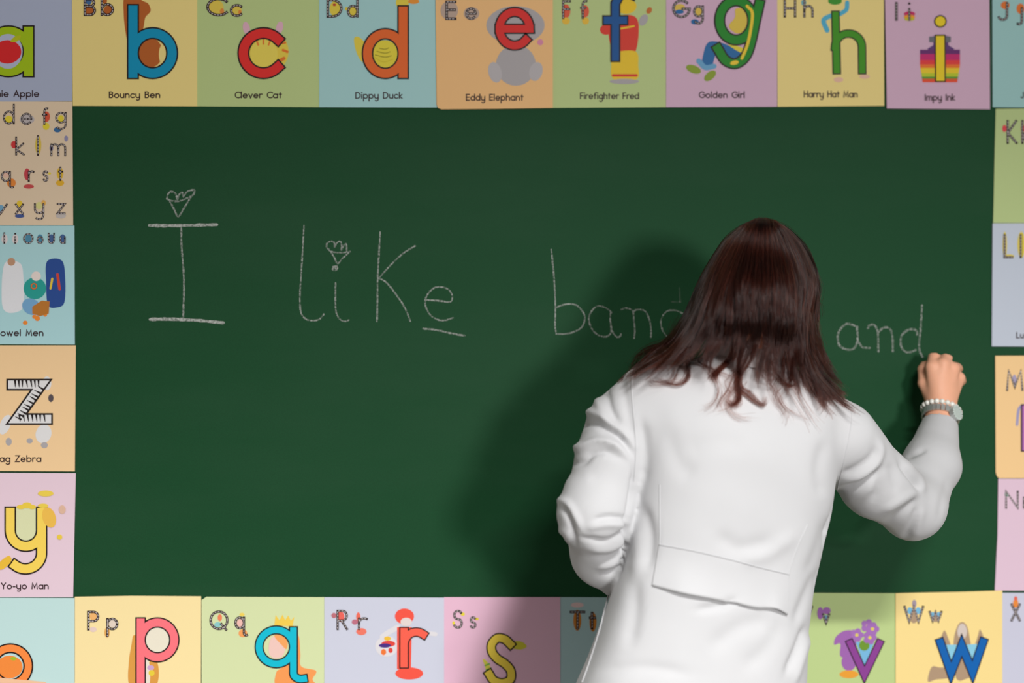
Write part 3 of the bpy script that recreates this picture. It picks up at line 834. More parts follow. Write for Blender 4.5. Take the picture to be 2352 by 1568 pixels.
c.pic([(TP, 'b', [(2190, 1480), (2198, 1440), (2210, 1428), (2222, 1440), (2230, 1480), (2240, 1540), (2220, 1558), (2196, 1556)]), (TP, 'b', [(2160, 1478), (2168, 1448), (2176, 1460), (2184, 1490)]), (TP, 'b', [(2240, 1486), (2246, 1460), (2252, 1446), (2262, 1478)]),
       (TP, 'b', [(2132, 1565), (2134, 1545), (2142, 1530), (2156, 1532), (2176, 1535), (2180, 1555), (2150, 1560)]), ((214, 200, 192), 'e', 2210, 1450, 11, 18)], 2)
c.pic([((140, 205, 228), 'p', [(2168, 1480), (2206, 1480), (2184, 1530)]), ((140, 205, 228), 'p', [(2212, 1480), (2252, 1478), (2234, 1530)])], 3, 'water')
c.big([[(2160, 1475), (2184.5, 1545), (2209, 1482), (2234, 1543), (2258, 1474)]], 8.2, (0, 98, 178), 2.6)
c.trace('W', 2075, 2123, 1431, 41, 2.8, [(2090, 1402, 6, 8, (120, 185, 220)), (2109, 1402, 6, 8, (120, 185, 220)), (2099, 1416, 9, 15, TP), (2100, 1386, 5, 9, (165, 150, 165))])
c.trace('w', 2133, 2165, 1429, 27, 2.6, [(2142, 1411, 5, 6, (120, 185, 220)), (2156, 1411, 5, 6, (120, 185, 220)), (2149, 1420, 8, 8, TP)])
c = Card([(2302, 1361), (2550, 1362), (2550, 1660), (2302, 1660)], (204, 204, 222), 1, 'lavender card in the bottom right corner, mostly cut off', BOT)
c.trace('X', 2321, 2345, 1427, 42, 2.6, [(2333, 1385, 6, 10, (235, 140, 60)), (2333, 1374, 4, 5, (230, 100, 80))])
# ---- right column
c = Card([(2287, 250), (2550, 247), (2550, 512), (2281, 512)], (186, 204, 140), 0, 'green card down the right edge with a small letter K', RIG)
c.trace('K', 2312, 2338, 331, 56, 2.6, [(2307, 295, 5, 8, (225, 70, 80))])
c.trace('k', 2346, 2366, 331, 56, 2.6, [(2350, 295, 5, 8, (225, 70, 80))])
c = Card([(2280, 513), (2550, 512), (2550, 796), (2278, 795)], (196, 204, 218), 1, 'grey-blue card down the right edge with small letters L l', RIG)
c.trace('L', 2305, 2328, 593, 56, 2.6, [(2308, 562, 5, 30, (226, 205, 80)), (2318, 588, 12, 4, (226, 205, 80))])
c.trace('l', 2342, 2349, 593, 56, 2.6, [(2346, 562, 9, 30, (226, 205, 80))])
c.caption('Lu', 2334, 2352, 777, 15)
c = Card([(2286, 817), (2550, 816), (2550, 1097), (2295, 1098), (2290, 1094), (2287, 1084)], (247, 206, 148), 1, 'pale orange card down the right edge with a small letter M', RIG)
c.trace('M', 2311, 2351, 898, 50, 2.4, [(2330, 870, 5, 10, (170, 160, 190))])
c.pic([((160, 155, 195), 'r', [(2336, 975), (2340, 940), (2350, 930)], 3)], 2)
c.big([[(2352, 935), (2352, 1030)]], 4, (180, 110, 180), 3)
c = Card([(2293, 1099), (2550, 1099), (2550, 1357), (2285, 1356), (2291, 1230)], (226, 196, 214), 0, 'pink card down the right edge with small letters N n', RIG)
c.trace('N', 2309, 2340, 1168, 42, 2.2, [(2312, 1135, 4, 6, (120, 175, 150))])
c.trace('n', 2350, 2370, 1168, 28, 2.2)

# ---------------------------------------------------------------- the woman at the board
person = empty('person', (at(1680, 1300, -0.41)[0], -0.36, 0.0))
tag(person, 'woman with long dark brown hair and white coat, seen from behind, writing on chalkboard', 'person')
PLOC = np.array(person.location)


def under(o, parent=None):
    """parent to the person without moving"""
    o.parent = parent or person
    if parent is None:
        o.matrix_parent_inverse = person.matrix_world.inverted()
        o.matrix_parent_inverse.translation = Vector(-PLOC)
    return o


# -- implicit solids -> mesh (surface nets on a rectilinear grid)
def cone(P, a, b, ra, rb):
    ab = np.subtract(b, a)
    h = np.clip(((P - a) @ ab) / (ab @ ab), 0, 1)
    return np.linalg.norm(P - a - h[:, None] * ab, axis=1) - (ra + (rb - ra) * h)


def ellipsoid(P, c, r, rot=None):
    q = P - c
    if rot is not None:
        q = q @ rot
    k = np.linalg.norm(q / r, axis=1)
    return (k - 1.0) * min(r)


def smin(a, b, k):
    h = np.clip(0.5 + 0.5 * (b - a) / k, 0, 1)
    return b + (a - b) * h - k * h * (1 - h)


def surface_net(fun, gx, gy, gz):
    nx, ny, nz = len(gx), len(gy), len(gz)
    D = np.empty((nx, ny, nz))
    yy, zz = np.meshgrid(gy, gz, indexing='ij')
    flat = np.stack([np.zeros(yy.size), yy.ravel(), zz.ravel()], 1)
    for i, x in enumerate(gx):
        flat[:, 0] = x
        D[i] = fun(flat).reshape(ny, nz)
    S = D < 0
    cnt = np.zeros((nx - 1, ny - 1, nz - 1), np.int8)
    for dx in (0, 1):
        for dy in (0, 1):
            for dz in (0, 1):
                cnt += S[dx:nx - 1 + dx, dy:ny - 1 + dy, dz:nz - 1 + dz]
    act = (cnt > 0) & (cnt < 8)
    I = np.argwhere(act)
    idx = -np.ones(act.shape, np.int64)
    idx[act] = np.arange(len(I))
    acc, num = np.zeros((len(I), 3)), np.zeros(len(I))
    G = [gx, gy, gz]
    cor = [(a, b, c) for a in (0, 1) for b in (0, 1) for c in (0, 1)]
    for ax in range(3):
        for c0 in cor:
            if c0[ax]:
                continue
            c1 = list(c0)
            c1[ax] = 1
            i0, i1 = I + np.array(c0), I + np.array(c1)
            d0, d1 = D[tuple(i0.T)], D[tuple(i1.T)]
            cr = (d0 < 0) != (d1 < 0)
            t = np.where(cr, d0 / np.where(cr, d0 - d1, 1), 0)
            p0 = np.stack([G[k][i0[:, k]] for k in range(3)], 1)
            p1 = np.stack([G[k][i1[:, k]] for k in range(3)], 1)
            acc += np.where(cr[:, None], p0 + (p1 - p0) * t[:, None], 0)
            num += cr
    V = acc / num[:, None]
    F = []
    for ax in range(3):
        sl0 = [slice(None)] * 3
        sl1 = [slice(None)] * 3
        sl0[ax], sl1[ax] = slice(0, -1), slice(1, None)
        E = S[tuple(sl0)] != S[tuple(sl1)]
        e = np.argwhere(E)
        o1, o2 = (ax + 1) % 3, (ax + 2) % 3
        ok = (e[:, o1] > 0) & (e[:, o2] > 0) & (e[:, o1] < D.shape[o1] - 1) & (e[:, o2] < D.shape[o2] - 1)
        e = e[ok]
        u, v = np.zeros(3, int), np.zeros(3, int)
        u[o1], v[o2] = 1, 1
        q = np.stack([idx[tuple((e - u - v).T)], idx[tuple((e - v).T)], idx[tuple(e.T)], idx[tuple((e - u).T)]], 1)
        flip = ~S[tuple(e.T)]
        q[flip] = q[flip][:, ::-1]
        F.append(q)
    return V, np.vstack(F)


def vert_normals(V, F):
    n = np.cross(V[F[:, 2]] - V[F[:, 0]], V[F[:, 3]] - V[F[:, 1]])
    N = np.zeros_like(V)
    for k in range(4):
        np.add.at(N, F[:, k], n)
    return N / np.maximum(np.linalg.norm(N, axis=1), 1e-12)[:, None]


def relax(V, F, it, lam=0.5):
    for _ in range(it):
        A, n = np.zeros_like(V), np.zeros(len(V))
        for k in range(4):
            for j in (1, 3):
                np.add.at(A, F[:, k], V[F[:, (k + j) % 4]])
                np.add.at(n, F[:, k], 1)
        V = V + lam * (A / np.maximum(n, 1)[:, None] - V)
    return V


# -- joints (plane position + distance from the wall)
J = {k: at(*v) for k, v in dict(
    shL=(1487, 925, -0.385), ulL=(1438, 985, -0.395), upL=(1412, 1050, -0.405), elL=(1364, 1180, -0.43), faL=(1388, 1268, -0.36), wrL=(1455, 1350, -0.27), haL=(1500, 1385, -0.24),
    shR=(1925, 1005, -0.37), upR=(2010, 1108, -0.31), elR=(2098, 1168, -0.25), faR=(2140, 1068, -0.165), cuR=(2158, 984, -0.108),
    wrR=(2161, 948, -0.090)).items()}

# -- coat
ROWS = np.array([(760, 1478, 1925), (850, 1462, 1938), (900, 1455, 1944), (1000, 1458, 1940), (1100, 1457, 1922), (1160, 1450, 1912), (1250, 1437, 1894), (1340, 1412, 1870),
                 (1450, 1369, 1857), (1568, 1319, 1848), (1700, 1275, 1850), (1950, 1235, 1870), (2400, 1215, 1890)], float)
TZ = np.array([at(1650, r[0], -0.40)[2] for r in ROWS])
TXL = np.array([at(r[1], r[0], -0.40)[0] for r in ROWS])
TXR = np.array([at(r[2], r[0], -0.40)[0] for r in ROWS])
TB = np.interp(ROWS[:, 0], [760, 850, 920, 1000, 1160, 1300, 1450, 1568, 1950], [0.055, 0.075, 0.095, 0.112, 0.108, 0.102, 0.115, 0.130, 0.150])
TY = np.interp(ROWS[:, 0], [760, 920, 1000, 1160, 1300, 1568], [-0.375, -0.388, -0.395, -0.40, -0.402, -0.402])
TOPX = np.array([(1420, 905), (1452, 868), (1475, 856), (1500, 850), (1585, 834), (1640, 812), (1680, 806), (1760, 812), (1820, 838), (1880, 878), (1925, 903), (1952, 925), (1975, 960)], float)
TOPZ = np.array([at(p[0], p[1], -0.40) for p in TOPX])
ord_ = np.argsort(TZ)
zd = np.linspace(TZ.min() - 0.15, TZ.max() + 0.15, 900)      # the profile, smoothed up and down the back
ker = np.hanning(81)
ker /= ker.sum()


def soften(a):
    d = np.interp(zd, TZ[ord_], a[ord_])
    return np.convolve(np.pad(d, 40, mode='edge'), ker, mode='valid')


TXL, TXR, TB, TY = soften(TXL), soften(TXR), soften(TB), soften(TY)
TZ, ord_ = zd, np.arange(len(zd))


def f_torso(P, shrink=0.0):
    z = P[:, 2]
    xl, xr = np.interp(z, TZ[ord_], TXL[ord_]), np.interp(z, TZ[ord_], TXR[ord_])
    b, yc = np.interp(z, TZ[ord_], TB[ord_]) - shrink, np.interp(z, TZ[ord_], TY[ord_])
    a = (xr - xl) / 2 - shrink
    u = (P[:, 0] - (xl + xr) / 2) / a
    yc = yc + 0.022 * np.clip(u, -1.2, 1.2)
    n = 2.5
    k = (np.abs(u) ** n + np.abs((P[:, 1] - yc) / b) ** n + 1e-9) ** (1 / n)
    d = (k - 1) * np.minimum(a, b)
    zt = np.interp(P[:, 0], TOPZ[:, 0], TOPZ[:, 2]) - shrink
    zt = zt - 0.9 * np.maximum(0, np.abs(P[:, 1] + 0.39) - 0.045) ** 1.25
    t = (z - zt) * 0.9
    return -smin(-d, -t, 0.035)


def chain(P, js, rs, k=0.02, shrink=0.0):
    d = None
    for i in range(len(js) - 1):
        e = cone(P, J[js[i]], J[js[i + 1]], rs[i] - shrink, rs[i + 1] - shrink)
        d = e if d is None else smin(d, e, k)
    return d


RL = [0.058, 0.060, 0.058, 0.0545, 0.052, 0.037, 0.03]
RR = [0.064, 0.058, 0.053, 0.049, 0.036]


def f_armL(P, s=0.0):
    return chain(P, ['shL', 'ulL', 'upL', 'elL', 'faL', 'wrL', 'haL'], RL, 0.02, s)


def f_armR(P, s=0.0):
    d = chain(P, ['shR', 'upR', 'elR', 'faR', 'cuR'], RR, 0.02, s)
    a = J['wrR'] - J['cuR']
    return np.maximum(d, (P - at(2158, 963, -0.100)) @ (a / np.linalg.norm(a)))       # open cuff, cut square to the arm


HEM = 0.52


def f_coat(P):
    t = f_torso(P)
    l, r = f_armL(P), f_armR(P)
    # arms melt into the shoulders but hang free below the armpits
    zl = np.clip((P[:, 2] - 1.19) / 0.10, 0, 1)
    d = np.where(zl > 0, smin(t, l, 0.010 + 0.024 * zl), smin(t, l, 0.010))
    zr = np.clip((P[:, 2] - 1.15) / 0.10, 0, 1)
    d = smin(d, r, 0.006 + 0.022 * zr)
    return np.maximum(d, HEM - P[:, 2])


gx = np.arange(0.20, 1.16, 0.0042)
gy = np.arange(-0.60, -0.06, 0.0055)
gz = np.r_[np.arange(HEM - 0.02, 0.84, 0.012), np.arange(0.84, 1.44, 0.0042)]
V, F = surface_net(f_coat, gx, gy, gz)
V = relax(V, F, 2)
N = vert_normals(V, F)
dT, dL, dR = f_torso(V), f_armL(V), f_armR(V)
SEAML = smooth_path([(1452, 850), (1451, 900), (1456, 960), (1460, 1020), (1458, 1080), (1455, 1110)], 8)
SEAMR = smooth_path([(1952, 905), (1957, 950), (1950, 1000), (1938, 1060), (1926, 1110), (1918, 1160)], 8)
PX = to_px(V)
seam_l = np.interp(PX[:, 1], SEAML[:, 1], SEAML[:, 0])
seam_r = np.interp(PX[:, 1], SEAMR[:, 1], SEAMR[:, 0])
LAB = np.zeros(len(V), int)
LAB[((PX[:, 1] < 1110) & (PX[:, 0] < seam_l)) | ((PX[:, 1] >= 1110) & (dL < dT) & (PX[:, 0] < 1560))] = 1
LAB[(PX[:, 0] > seam_r) & (dR < dT + 0.03) & (PX[:, 1] < 1300)] = 2


def fold(path, amp, wid, lab, taper=True):
    """press a crease (amp < 0) or raise a ridge (amp > 0) in the cloth along a path on the back of the coat"""
    global V
    Q = smooth_path(path, 8)
    ok = np.where(((LAB == lab) if lab is not None else np.ones(len(V), bool)) & (((V - CAM) * N).sum(1) < 0.0)
                  & (PX[:, 0] > Q[:, 0].min() - 3 * wid) & (PX[:, 0] < Q[:, 0].max() + 3 * wid) & (PX[:, 1] > Q[:, 1].min() - 3 * wid) & (PX[:, 1] < Q[:, 1].max() + 3 * wid))[0]
    if not len(ok):
        return
    p = PX[ok]
    best, tt = np.full(len(ok), 1e9), np.zeros(len(ok))
    for i in range(len(Q) - 1):
        a, ab = Q[i], Q[i + 1] - Q[i]
        h = np.clip(((p - a) @ ab) / max(ab @ ab, 1e-9), 0, 1)
        dd = np.linalg.norm(p - a - h[:, None] * ab, axis=1)
        m = dd < best
        best[m], tt[m] = dd[m], ((i + h) / (len(Q) - 1))[m]
    g = np.exp(-(best / wid) ** 2)
    if taper:
        g *= np.clip(np.minimum(tt, 1 - tt) / 0.22, 0.12, 1)
    V[ok] += N[ok] * (amp * 0.001 * g)[:, None]


# left sleeve: drag lines from the armpit, creases at the elbow
fold([(1320, 985), (1362, 972), (1395, 988), (1430, 1012), (1462, 1060)], -9, 6, 1)
fold([(1310, 945), (1360, 948), (1398, 968), (1436, 1000), (1466, 1052)], 6, 8, 1)
fold([(1385, 880), (1396, 910), (1405, 945), (1426, 985)], -5, 8, 1)
fold([(1366, 900), (1378, 935), (1402, 972)], 4, 9, 1)
fold([(1425, 850), (1440, 930), (1454, 1010)], -3, 9, 1)
fold([(1290, 1040), (1335, 1026), (1375, 1012), (1415, 1022), (1456, 1062)], 8, 8, 1)
fold([(1300, 1066), (1340, 1060), (1362, 1042), (1395, 1038), (1430, 1056)], -7, 7, 1)
fold([(1270, 1110), (1320, 1105), (1370, 1095)], 3, 16, 1)
fold([(1362, 1198), (1395, 1188), (1450, 1192)], -8, 5, 1)
fold([(1340, 1214), (1390, 1204), (1448, 1207)], 4, 8, 1)
fold([(1325, 1232), (1385, 1243), (1420, 1232), (1450, 1205)], -7, 6, 1)
fold([(1330, 1256), (1390, 1262), (1425, 1250), (1450, 1226)], 5, 7, 1)
fold([(1335, 1278), (1400, 1280), (1430, 1262), (1446, 1240)], -6, 6, 1)
fold([(1360, 1300), (1410, 1296), (1436, 1270)], 4, 8, 1)
fold([(1385, 1322), (1420, 1304), (1438, 1270)], -6, 8, 1)
fold([(1280, 1168), (1300, 1175), (1314, 1215), (1326, 1262)], -6, 5, 1)
fold([(1270, 1150), (1300, 1152), (1322, 1185), (1340, 1225)], 5, 7, 1)
fold([(1270, 1215), (1300, 1225), (1310, 1250)], 4, 8, 1)
# where the sleeve meets the back
fold([(1460, 1030), (1456, 1090), (1450, 1140), (1441, 1195), (1438, 1240), (1426, 1300), (1412, 1345)], -9, 4.5, None)
# right sleeve
fold([(2014, 1000), (2022, 1035), (2010, 1068), (1975, 1094), (1920, 1112)], 6, 9, 2)
fold([(2024, 1075), (2000, 1098), (1968, 1116), (1915, 1130)], -8, 8, 2)
fold([(2012, 1020), (2002, 1050), (1960, 1080), (1930, 1090)], -4, 9, 2)
fold([(1930, 1152), (1975, 1140), (2020, 1105)], 3, 12, 2)
fold([(2058, 1050), (2080, 1082), (2102, 1110), (2116, 1132)], -7, 6, 2)
fold([(2072, 1050), (2098, 1082), (2116, 1108), (2122, 1136)], 4, 8, 2)
fold([(2030, 1205), (2075, 1172), (2116, 1142)], -5, 9, 2)
fold([(2020, 1180), (2070, 1150), (2118, 1122)], 3.5, 10, 2)
fold([(2075, 1245), (2094, 1205), (2114, 1150)], -5, 8, 2)
fold([(2100, 1245), (2112, 1205), (2124, 1160)], 3, 9, 2)
fold([(2004, 1160), (2018, 1105), (2030, 1060)], -3, 9, 2)
fold([(2060, 1140), (2052, 1095), (2040, 1060)], -2.5, 9, 2)
fold([(2160, 1210), (2166, 1150), (2182, 1090)], -2.5, 10, 2)
fold([(2080, 1052), (2105, 1042), (2130, 1030)], -4, 6, 2)
# back
fold([(1468, 950), (1480, 1010), (1478, 1070), (1470, 1120)], -5, 12, 0)
fold([(1470, 1150), (1492, 1230), (1484, 1320)], -6, 15, 0)
fold([(1460, 1200), (1462, 1280), (1445, 1380)], 3, 14, 0)
fold([(1640, 1220), (1700, 1260), (1790, 1240)], -4, 20, 0)
fold([(1690, 1280), (1760, 1272), (1835, 1220)], 4, 18, 0)
fold([(1450, 1290), (1458, 1400), (1440, 1500)], -5, 18, 0)
fold([(1905, 1180), (1880, 1260), (1850, 1330)], -4, 14, 0)
fold([(1885, 1300), (1850, 1370), (1824, 1440)], -5, 11, 0)
fold([(1856, 1430), (1830, 1490), (1800, 1555)], -7, 8, 0)
fold([(1868, 1450), (1842, 1510), (1820, 1580)], 5, 8, 0)
fold([(1590, 1402), (1650, 1392), (1695, 1372)], -5, 9, 0)
fold([(1620, 1500), (1700, 1440), (1780, 1425)], -4, 22, 0)
fold([(1700, 1540), (1760, 1490), (1800, 1420)], -3, 20, 0)
fold([(1560, 1040), (1640, 1015), (1720, 1020)], -3, 26, 0)
fold([(1520, 960), (1560, 1060), (1600, 1100)], -3, 24, 0)
fold([(1900, 1000), (1880, 1080), (1890, 1150)], -4, 16, 0)
fold([(1930, 1130), (1914, 1180), (1892, 1260)], -5, 8, 0)
fold([(1360, 1540), (1480, 1532), (1600, 1550)], -3, 14, 0)

# soft unevenness of the cloth
for fx, fy, fz, ph, am in [(31, 17, 23, 0.3, 0.0011), (52, 29, 41, 1.9, 0.0007), (19, 11, 13, 4.0, 0.0013)]:
    V = V + N * (am * np.sin(V[:, 0] * fx + V[:, 2] * fz * 0.7 + ph) * np.sin(V[:, 2] * fz - V[:, 0] * fx * 0.4 + V[:, 1] * fy + 2 * ph))[:, None]
V = relax(V, F, 1, 0.3)
N = vert_normals(V, F)


def fabric(name, rgb):
    m = mat(name, rgb, 0.85, 0.15, noise=(14, 0.02), bump=(1500, 0.25, 0.0005), sheen=0.15)
    return m


COAT = fabric('white_cotton', (197, 197, 199))
FL = np.array([np.bincount(LAB[f], minlength=3).argmax() for f in F])
coat_parts = []
for lab, nm in ((0, 'coat'), (1, 'sleeve'), (2, 'sleeve')):
    fs = F[FL == lab]
    us, inv = np.unique(fs, return_inverse=True)
    o = link_mesh(nm, V[us], inv.reshape(fs.shape), COAT, smooth=True)
    o.data.normals_split_custom_set_from_vertices([tuple(n) for n in N[us]])
    coat_parts.append(o)
coat = under(coat_parts[0])
coat['label'] = 'white coat'
for o in coat_parts[1:]:
    o.parent = coat
BVH = BVHTree.FromPolygons([tuple(v) for v in V], [tuple(int(i) for i in f) for f in F])


def on_coat(px, py, off=0.0015):
    d = FW + RT * ((px - 1176.0) / FPX) + UP * ((784.0 - py) / FPX)
    d /= np.linalg.norm(d)
    h = BVH.ray_cast(Vector(CAM), Vector(d))
    if h[0] is None:
        return None
    return np.array(h[0]) + np.array(h[1]) * off


def seam(path, name='seam', r=0.0009, off=0.0002):
    """a stitched seam: a thin raised cord lying on the cloth"""
    Q = smooth_path(path, 10)
    pts = [p for p in (on_coat(x, y, off) for x, y in Q) if p is not None]
    vs, fs = [], []
    for i, p in enumerate(pts):
        t = np.array(pts[min(i + 1, len(pts) - 1)]) - np.array(pts[max(i - 1, 0)])
        t /= np.linalg.norm(t) + 1e-12
        u = np.cross(t, [0, 1, 0])
        u /= np.linalg.norm(u) + 1e-12
        w_ = np.cross(t, u)
        for k in range(5):
            a = k * 2 * math.pi / 5
            vs.append(p + r * (math.cos(a) * u + math.sin(a) * w_))
    for i in range(len(pts) - 1):
        for k in range(5):
            fs.append((i * 5 + k, i * 5 + (k + 1) % 5, i * 5 + 5 + (k + 1) % 5, i * 5 + 5 + k))
    return link_mesh(name, vs, fs, COAT, coat, smooth=True)


seam([(1515, 1112), (1515, 1180), (1515, 1250), (1506, 1300), (1498, 1345)])
seam([(1855, 1205), (1830, 1260), (1812, 1320), (1808, 1370), (1806, 1412)])
seam(smooth_path([(1515, 1250), (1600, 1266), (1700, 1290), (1760, 1306), (1811, 1318)], 4), off=0.0016)
seam(SEAML[2:-2:6])
seam(SEAMR[6:-4:6])

seam([(1398, 1366), (1380, 1440), (1355, 1520), (1338, 1567)], off=0.001, r=0.0016)
# back flap: a loose panel stitched at the top and sides, its lower edge standing off the coat
TOPE = smooth_path([(1515, 1250), (1600, 1266), (1700, 1290), (1760, 1306), (1811, 1318)], 10)
BOTE = smooth_path([(1499, 1345), (1560, 1360), (1620, 1372), (1680, 1383), (1730, 1394), (1775, 1396), (1806, 1411)], 10)
nu, nv = 60, 16
vs, fs = [], []
for j in range(nv + 1):
    for i in range(nu + 1):
        u, t = i / nu, j / nv
        a = np.array([np.interp(u, np.linspace(0, 1, len(TOPE)), TOPE[:, k]) for k in (0, 1)])
        b = np.array([np.interp(u, np.linspace(0, 1, len(BOTE)), BOTE[:, k]) for k in (0, 1)])
        q = a + (b - a) * t
        edge = min(1.0, 4 * min(u, 1 - u) + 0.35)
        lift = 0.0012 + (0.0045 + 0.004 * max(0, math.sin(u * 9 - 0.5))) * t ** 2 * edge
        vs.append(on_coat(q[0], q[1], lift))
n1 = len(vs)
vs += [v + np.array([0, 0.0016, 0]) for v in vs]
for j in range(nv):
    for i in range(nu):
        q = (j * (nu + 1) + i, j * (nu + 1) + i + 1, (j + 1) * (nu + 1) + i + 1, (j + 1) * (nu + 1) + i)
        fs.append(q[::-1])
        fs.append(tuple(n1 + k for k in q))
for i in range(nu):
    a = nv * (nu + 1) + i
    fs.append((a, n1 + a, n1 + a + 1, a + 1))
link_mesh('back_flap', vs, fs, COAT, coat, smooth=True)

# collar: a standing band round the nape
nk = at(1722, 808, -0.390)
vs, fs = [], []
nseg = 48
for i in range(nseg):
    a = 2 * math.pi * i / nseg
    for j, (dz, rr_) in enumerate([(-0.026, 0.076), (0.000, 0.066), (0.016, 0.061), (0.018, 0.058), (0.004, 0.057), (-0.02, 0.058)]):
        vs.append(nk + np.array([rr_ * 1.08 * math.cos(a), rr_ * 0.92 * math.sin(a), dz - 0.012 * math.cos(a) - 0.02 * max(0, math.sin(a))]))
for i in range(nseg):
    for j in range(5):
        i2 = (i + 1) % nseg
        fs.append((i * 6 + j, i2 * 6 + j, i2 * 6 + j + 1, i * 6 + j + 1))
link_mesh('collar', vs, fs, COAT, coat, smooth=True)

# -- body: one continuous surface, head to feet
HC = at(1746, 650, -0.368)                       # centre of the skull
yaw, tilt = math.radians(-26), math.radians(-14)  # face turned to her right, looking down at the writing hand
fwd = np.array([-math.sin(yaw) * math.cos(tilt), math.cos(yaw) * math.cos(tilt), math.sin(tilt)])
rgt = np.array([math.cos(yaw), math.sin(yaw), 0])
upv = np.cross(rgt, fwd)
HR = np.stack([rgt, fwd, upv], 1)


def hd(x, y, z):
    return HC + HR @ np.array([x, y, z])


def q_(px, py, Y):
    return at(px, py, Y)


FING = [
    # palm bones, then each finger: joints and thicknesses
    ([q_(2158, 945, -.090), q_(2141, 845, -.074)], [.020, .0125], .012),
    ([q_(2160, 945, -.092), q_(2166, 838, -.080)], [.020, .0125], .012),
    ([q_(2163, 945, -.092), q_(2189, 846, -.076)], [.019, .0115], .012),
    ([q_(2166, 945, -.090), q_(2203, 868, -.066)], [.018, .0105], .012),
    ([q_(2141, 842, -.074), q_(2147, 809, -.050), q_(2132, 822, -.026), q_(2122, 832, -.012)], [.0115, .0105, .0090, .0075], .006),
    ([q_(2166, 836, -.080), q_(2181, 809, -.052), q_(2160, 826, -.024), q_(2142, 838, -.012)], [.0115, .0105, .0090, .0075], .006),
    ([q_(2189, 846, -.076), q_(2202, 842, -.044), q_(2188, 862, -.026), q_(2166, 866, -.030)], [.0110, .0098, .0086, .0075], .006),
    ([q_(2203, 868, -.066), q_(2207, 874, -.040), q_(2194, 890, -.030), q_(2176, 888, -.036)], [.0100, .0088, .0076, .0068], .006),
    ([q_(2146, 925, -.080), q_(2122, 880, -.060), q_(2120, 848, -.042), q_(2126, 832, -.020)], [.0150, .0110, .0096, .0080], .009),
]


def f_head(P):
    d = ellipsoid(P, hd(0, -0.012, 0.012), (0.070, 0.086, 0.078), HR)
    d = smin(d, ellipsoid(P, hd(0, 0.030, -0.030), (0.058, 0.060, 0.078), HR), 0.03)
    d = smin(d, cone(P, hd(0, 0.060, -0.088), hd(0, 0.045, -0.075), 0.020, 0.036), 0.03)       # chin
    for s in (-1, 1):
        d = smin(d, ellipsoid(P, hd(0.038 * s, 0.062, -0.030), (0.022, 0.020, 0.020), HR), 0.02)   # cheek
        d = smin(d, cone(P, hd(0.012 * s, 0.090, 0.022), hd(0.040 * s, 0.078, 0.020), 0.008, 0.007), 0.012)  # brow
        d = smin(d, ellipsoid(P, hd(0.031 * s, 0.077, 0.004), (0.014, 0.010, 0.009), HR), 0.006)  # eye
        d = smin(d, ellipsoid(P, hd(0.073 * s, -0.004, -0.008), (0.007, 0.017, 0.030), HR), 0.008)  # ear
    d = smin(d, cone(P, hd(0, 0.090, 0.012), hd(0, 0.112, -0.026), 0.007, 0.012), 0.010)      # nose
    d = smin(d, cone(P, hd(-0.018, 0.088, -0.058), hd(0.018, 0.088, -0.058), 0.006, 0.006), 0.008)   # lips
    d = smin(d, cone(P, hd(-0.014, 0.086, -0.067), hd(0.014, 0.086, -0.067), 0.007, 0.007), 0.007)
    nb, nt_ = at(1715, 880, -0.385), hd(0, -0.03, -0.06)
    return smin(d, cone(P, nb, nt_, 0.056, 0.050), 0.02)


def f_hand(P):
    d = cone(P, J['cuR'], J['wrR'], 0.029, 0.0275)
    d = smin(d, cone(P, J['faR'], J['cuR'], 0.034, 0.029), 0.01)
    for chainp, radii, k in FING:
        e = None
        for a, b, ra, rb in zip(chainp[:-1], chainp[1:], radii[:-1], radii[1:]):
            c_ = cone(P, np.array(a), np.array(b), ra, rb)
            e = c_ if e is None else smin(e, c_, 0.004)
        d = smin(d, e, k)
    return d


def f_body(P):
    d = smin(f_torso(P, 0.020), f_head(P), 0.02)
    d = np.minimum(d, f_armL(P, 0.014))
    d = np.minimum(d, chain(P, ['shR', 'upR', 'elR', 'faR'], [0.05, 0.046, 0.040, 0.034], 0.02))
    d = np.where(d < 0.2, smin(d, f_hand(P), 0.003), d)
    hipz = 0.80
    cx = at(1590, 1568, -0.40)[0]
    d = np.maximum(d, hipz - 0.08 - P[:, 2])
    for s in (-1, 1):
        hip, kn, an = np.array([cx + 0.085 * s, -0.40, 0.80]), np.array([cx + 0.085 * s, -0.385, 0.46]), np.array([cx + 0.095 * s, -0.40, 0.09])
        toe = np.array([cx + 0.12 * s, -0.265, 0.028])
        heel = np.array([cx + 0.095 * s, -0.42, 0.034])
        lg = smin(cone(P, hip, kn, 0.088, 0.056), cone(P, kn, an, 0.058, 0.036), 0.02)
        lg = smin(lg, smin(cone(P, heel, toe, 0.034, 0.028), cone(P, an, heel, 0.036, 0.034), 0.02), 0.02)
        d = smin(d, lg, 0.03)
    return np.maximum(d, 0.002 - P[:, 2])


hc = at(2160, 875, -0.06)


def grid(lo, hi, coarse, f0, f1, fine):
    return np.unique(np.round(np.r_[np.arange(lo, f0, coarse), np.arange(f0, f1, fine), np.arange(f1, hi, coarse)], 6))


bx = grid(0.20, 1.18, 0.008, hc[0] - 0.06, hc[0] + 0.06, 0.0014)
by = grid(-0.60, 0.0, 0.007, -0.135, -0.001, 0.0018)
bz = grid(-0.02, 1.66, 0.0085, hc[2] - 0.075, hc[2] + 0.075, 0.0014)
BV, BF = surface_net(f_body, bx, by, bz)
BV = relax(BV, BF, 1, 0.4)


def skin_material():
    m = mat('skin', (240, 178, 146), 0.5, 0.35, noise=(60, 0.05), bump=(700, 0.25, 0.0004), sss=0.15)
    return m


under(link_mesh('body', BV, BF, skin_material(), smooth=True))['label'] = 'skin of the raised hand and the neck'

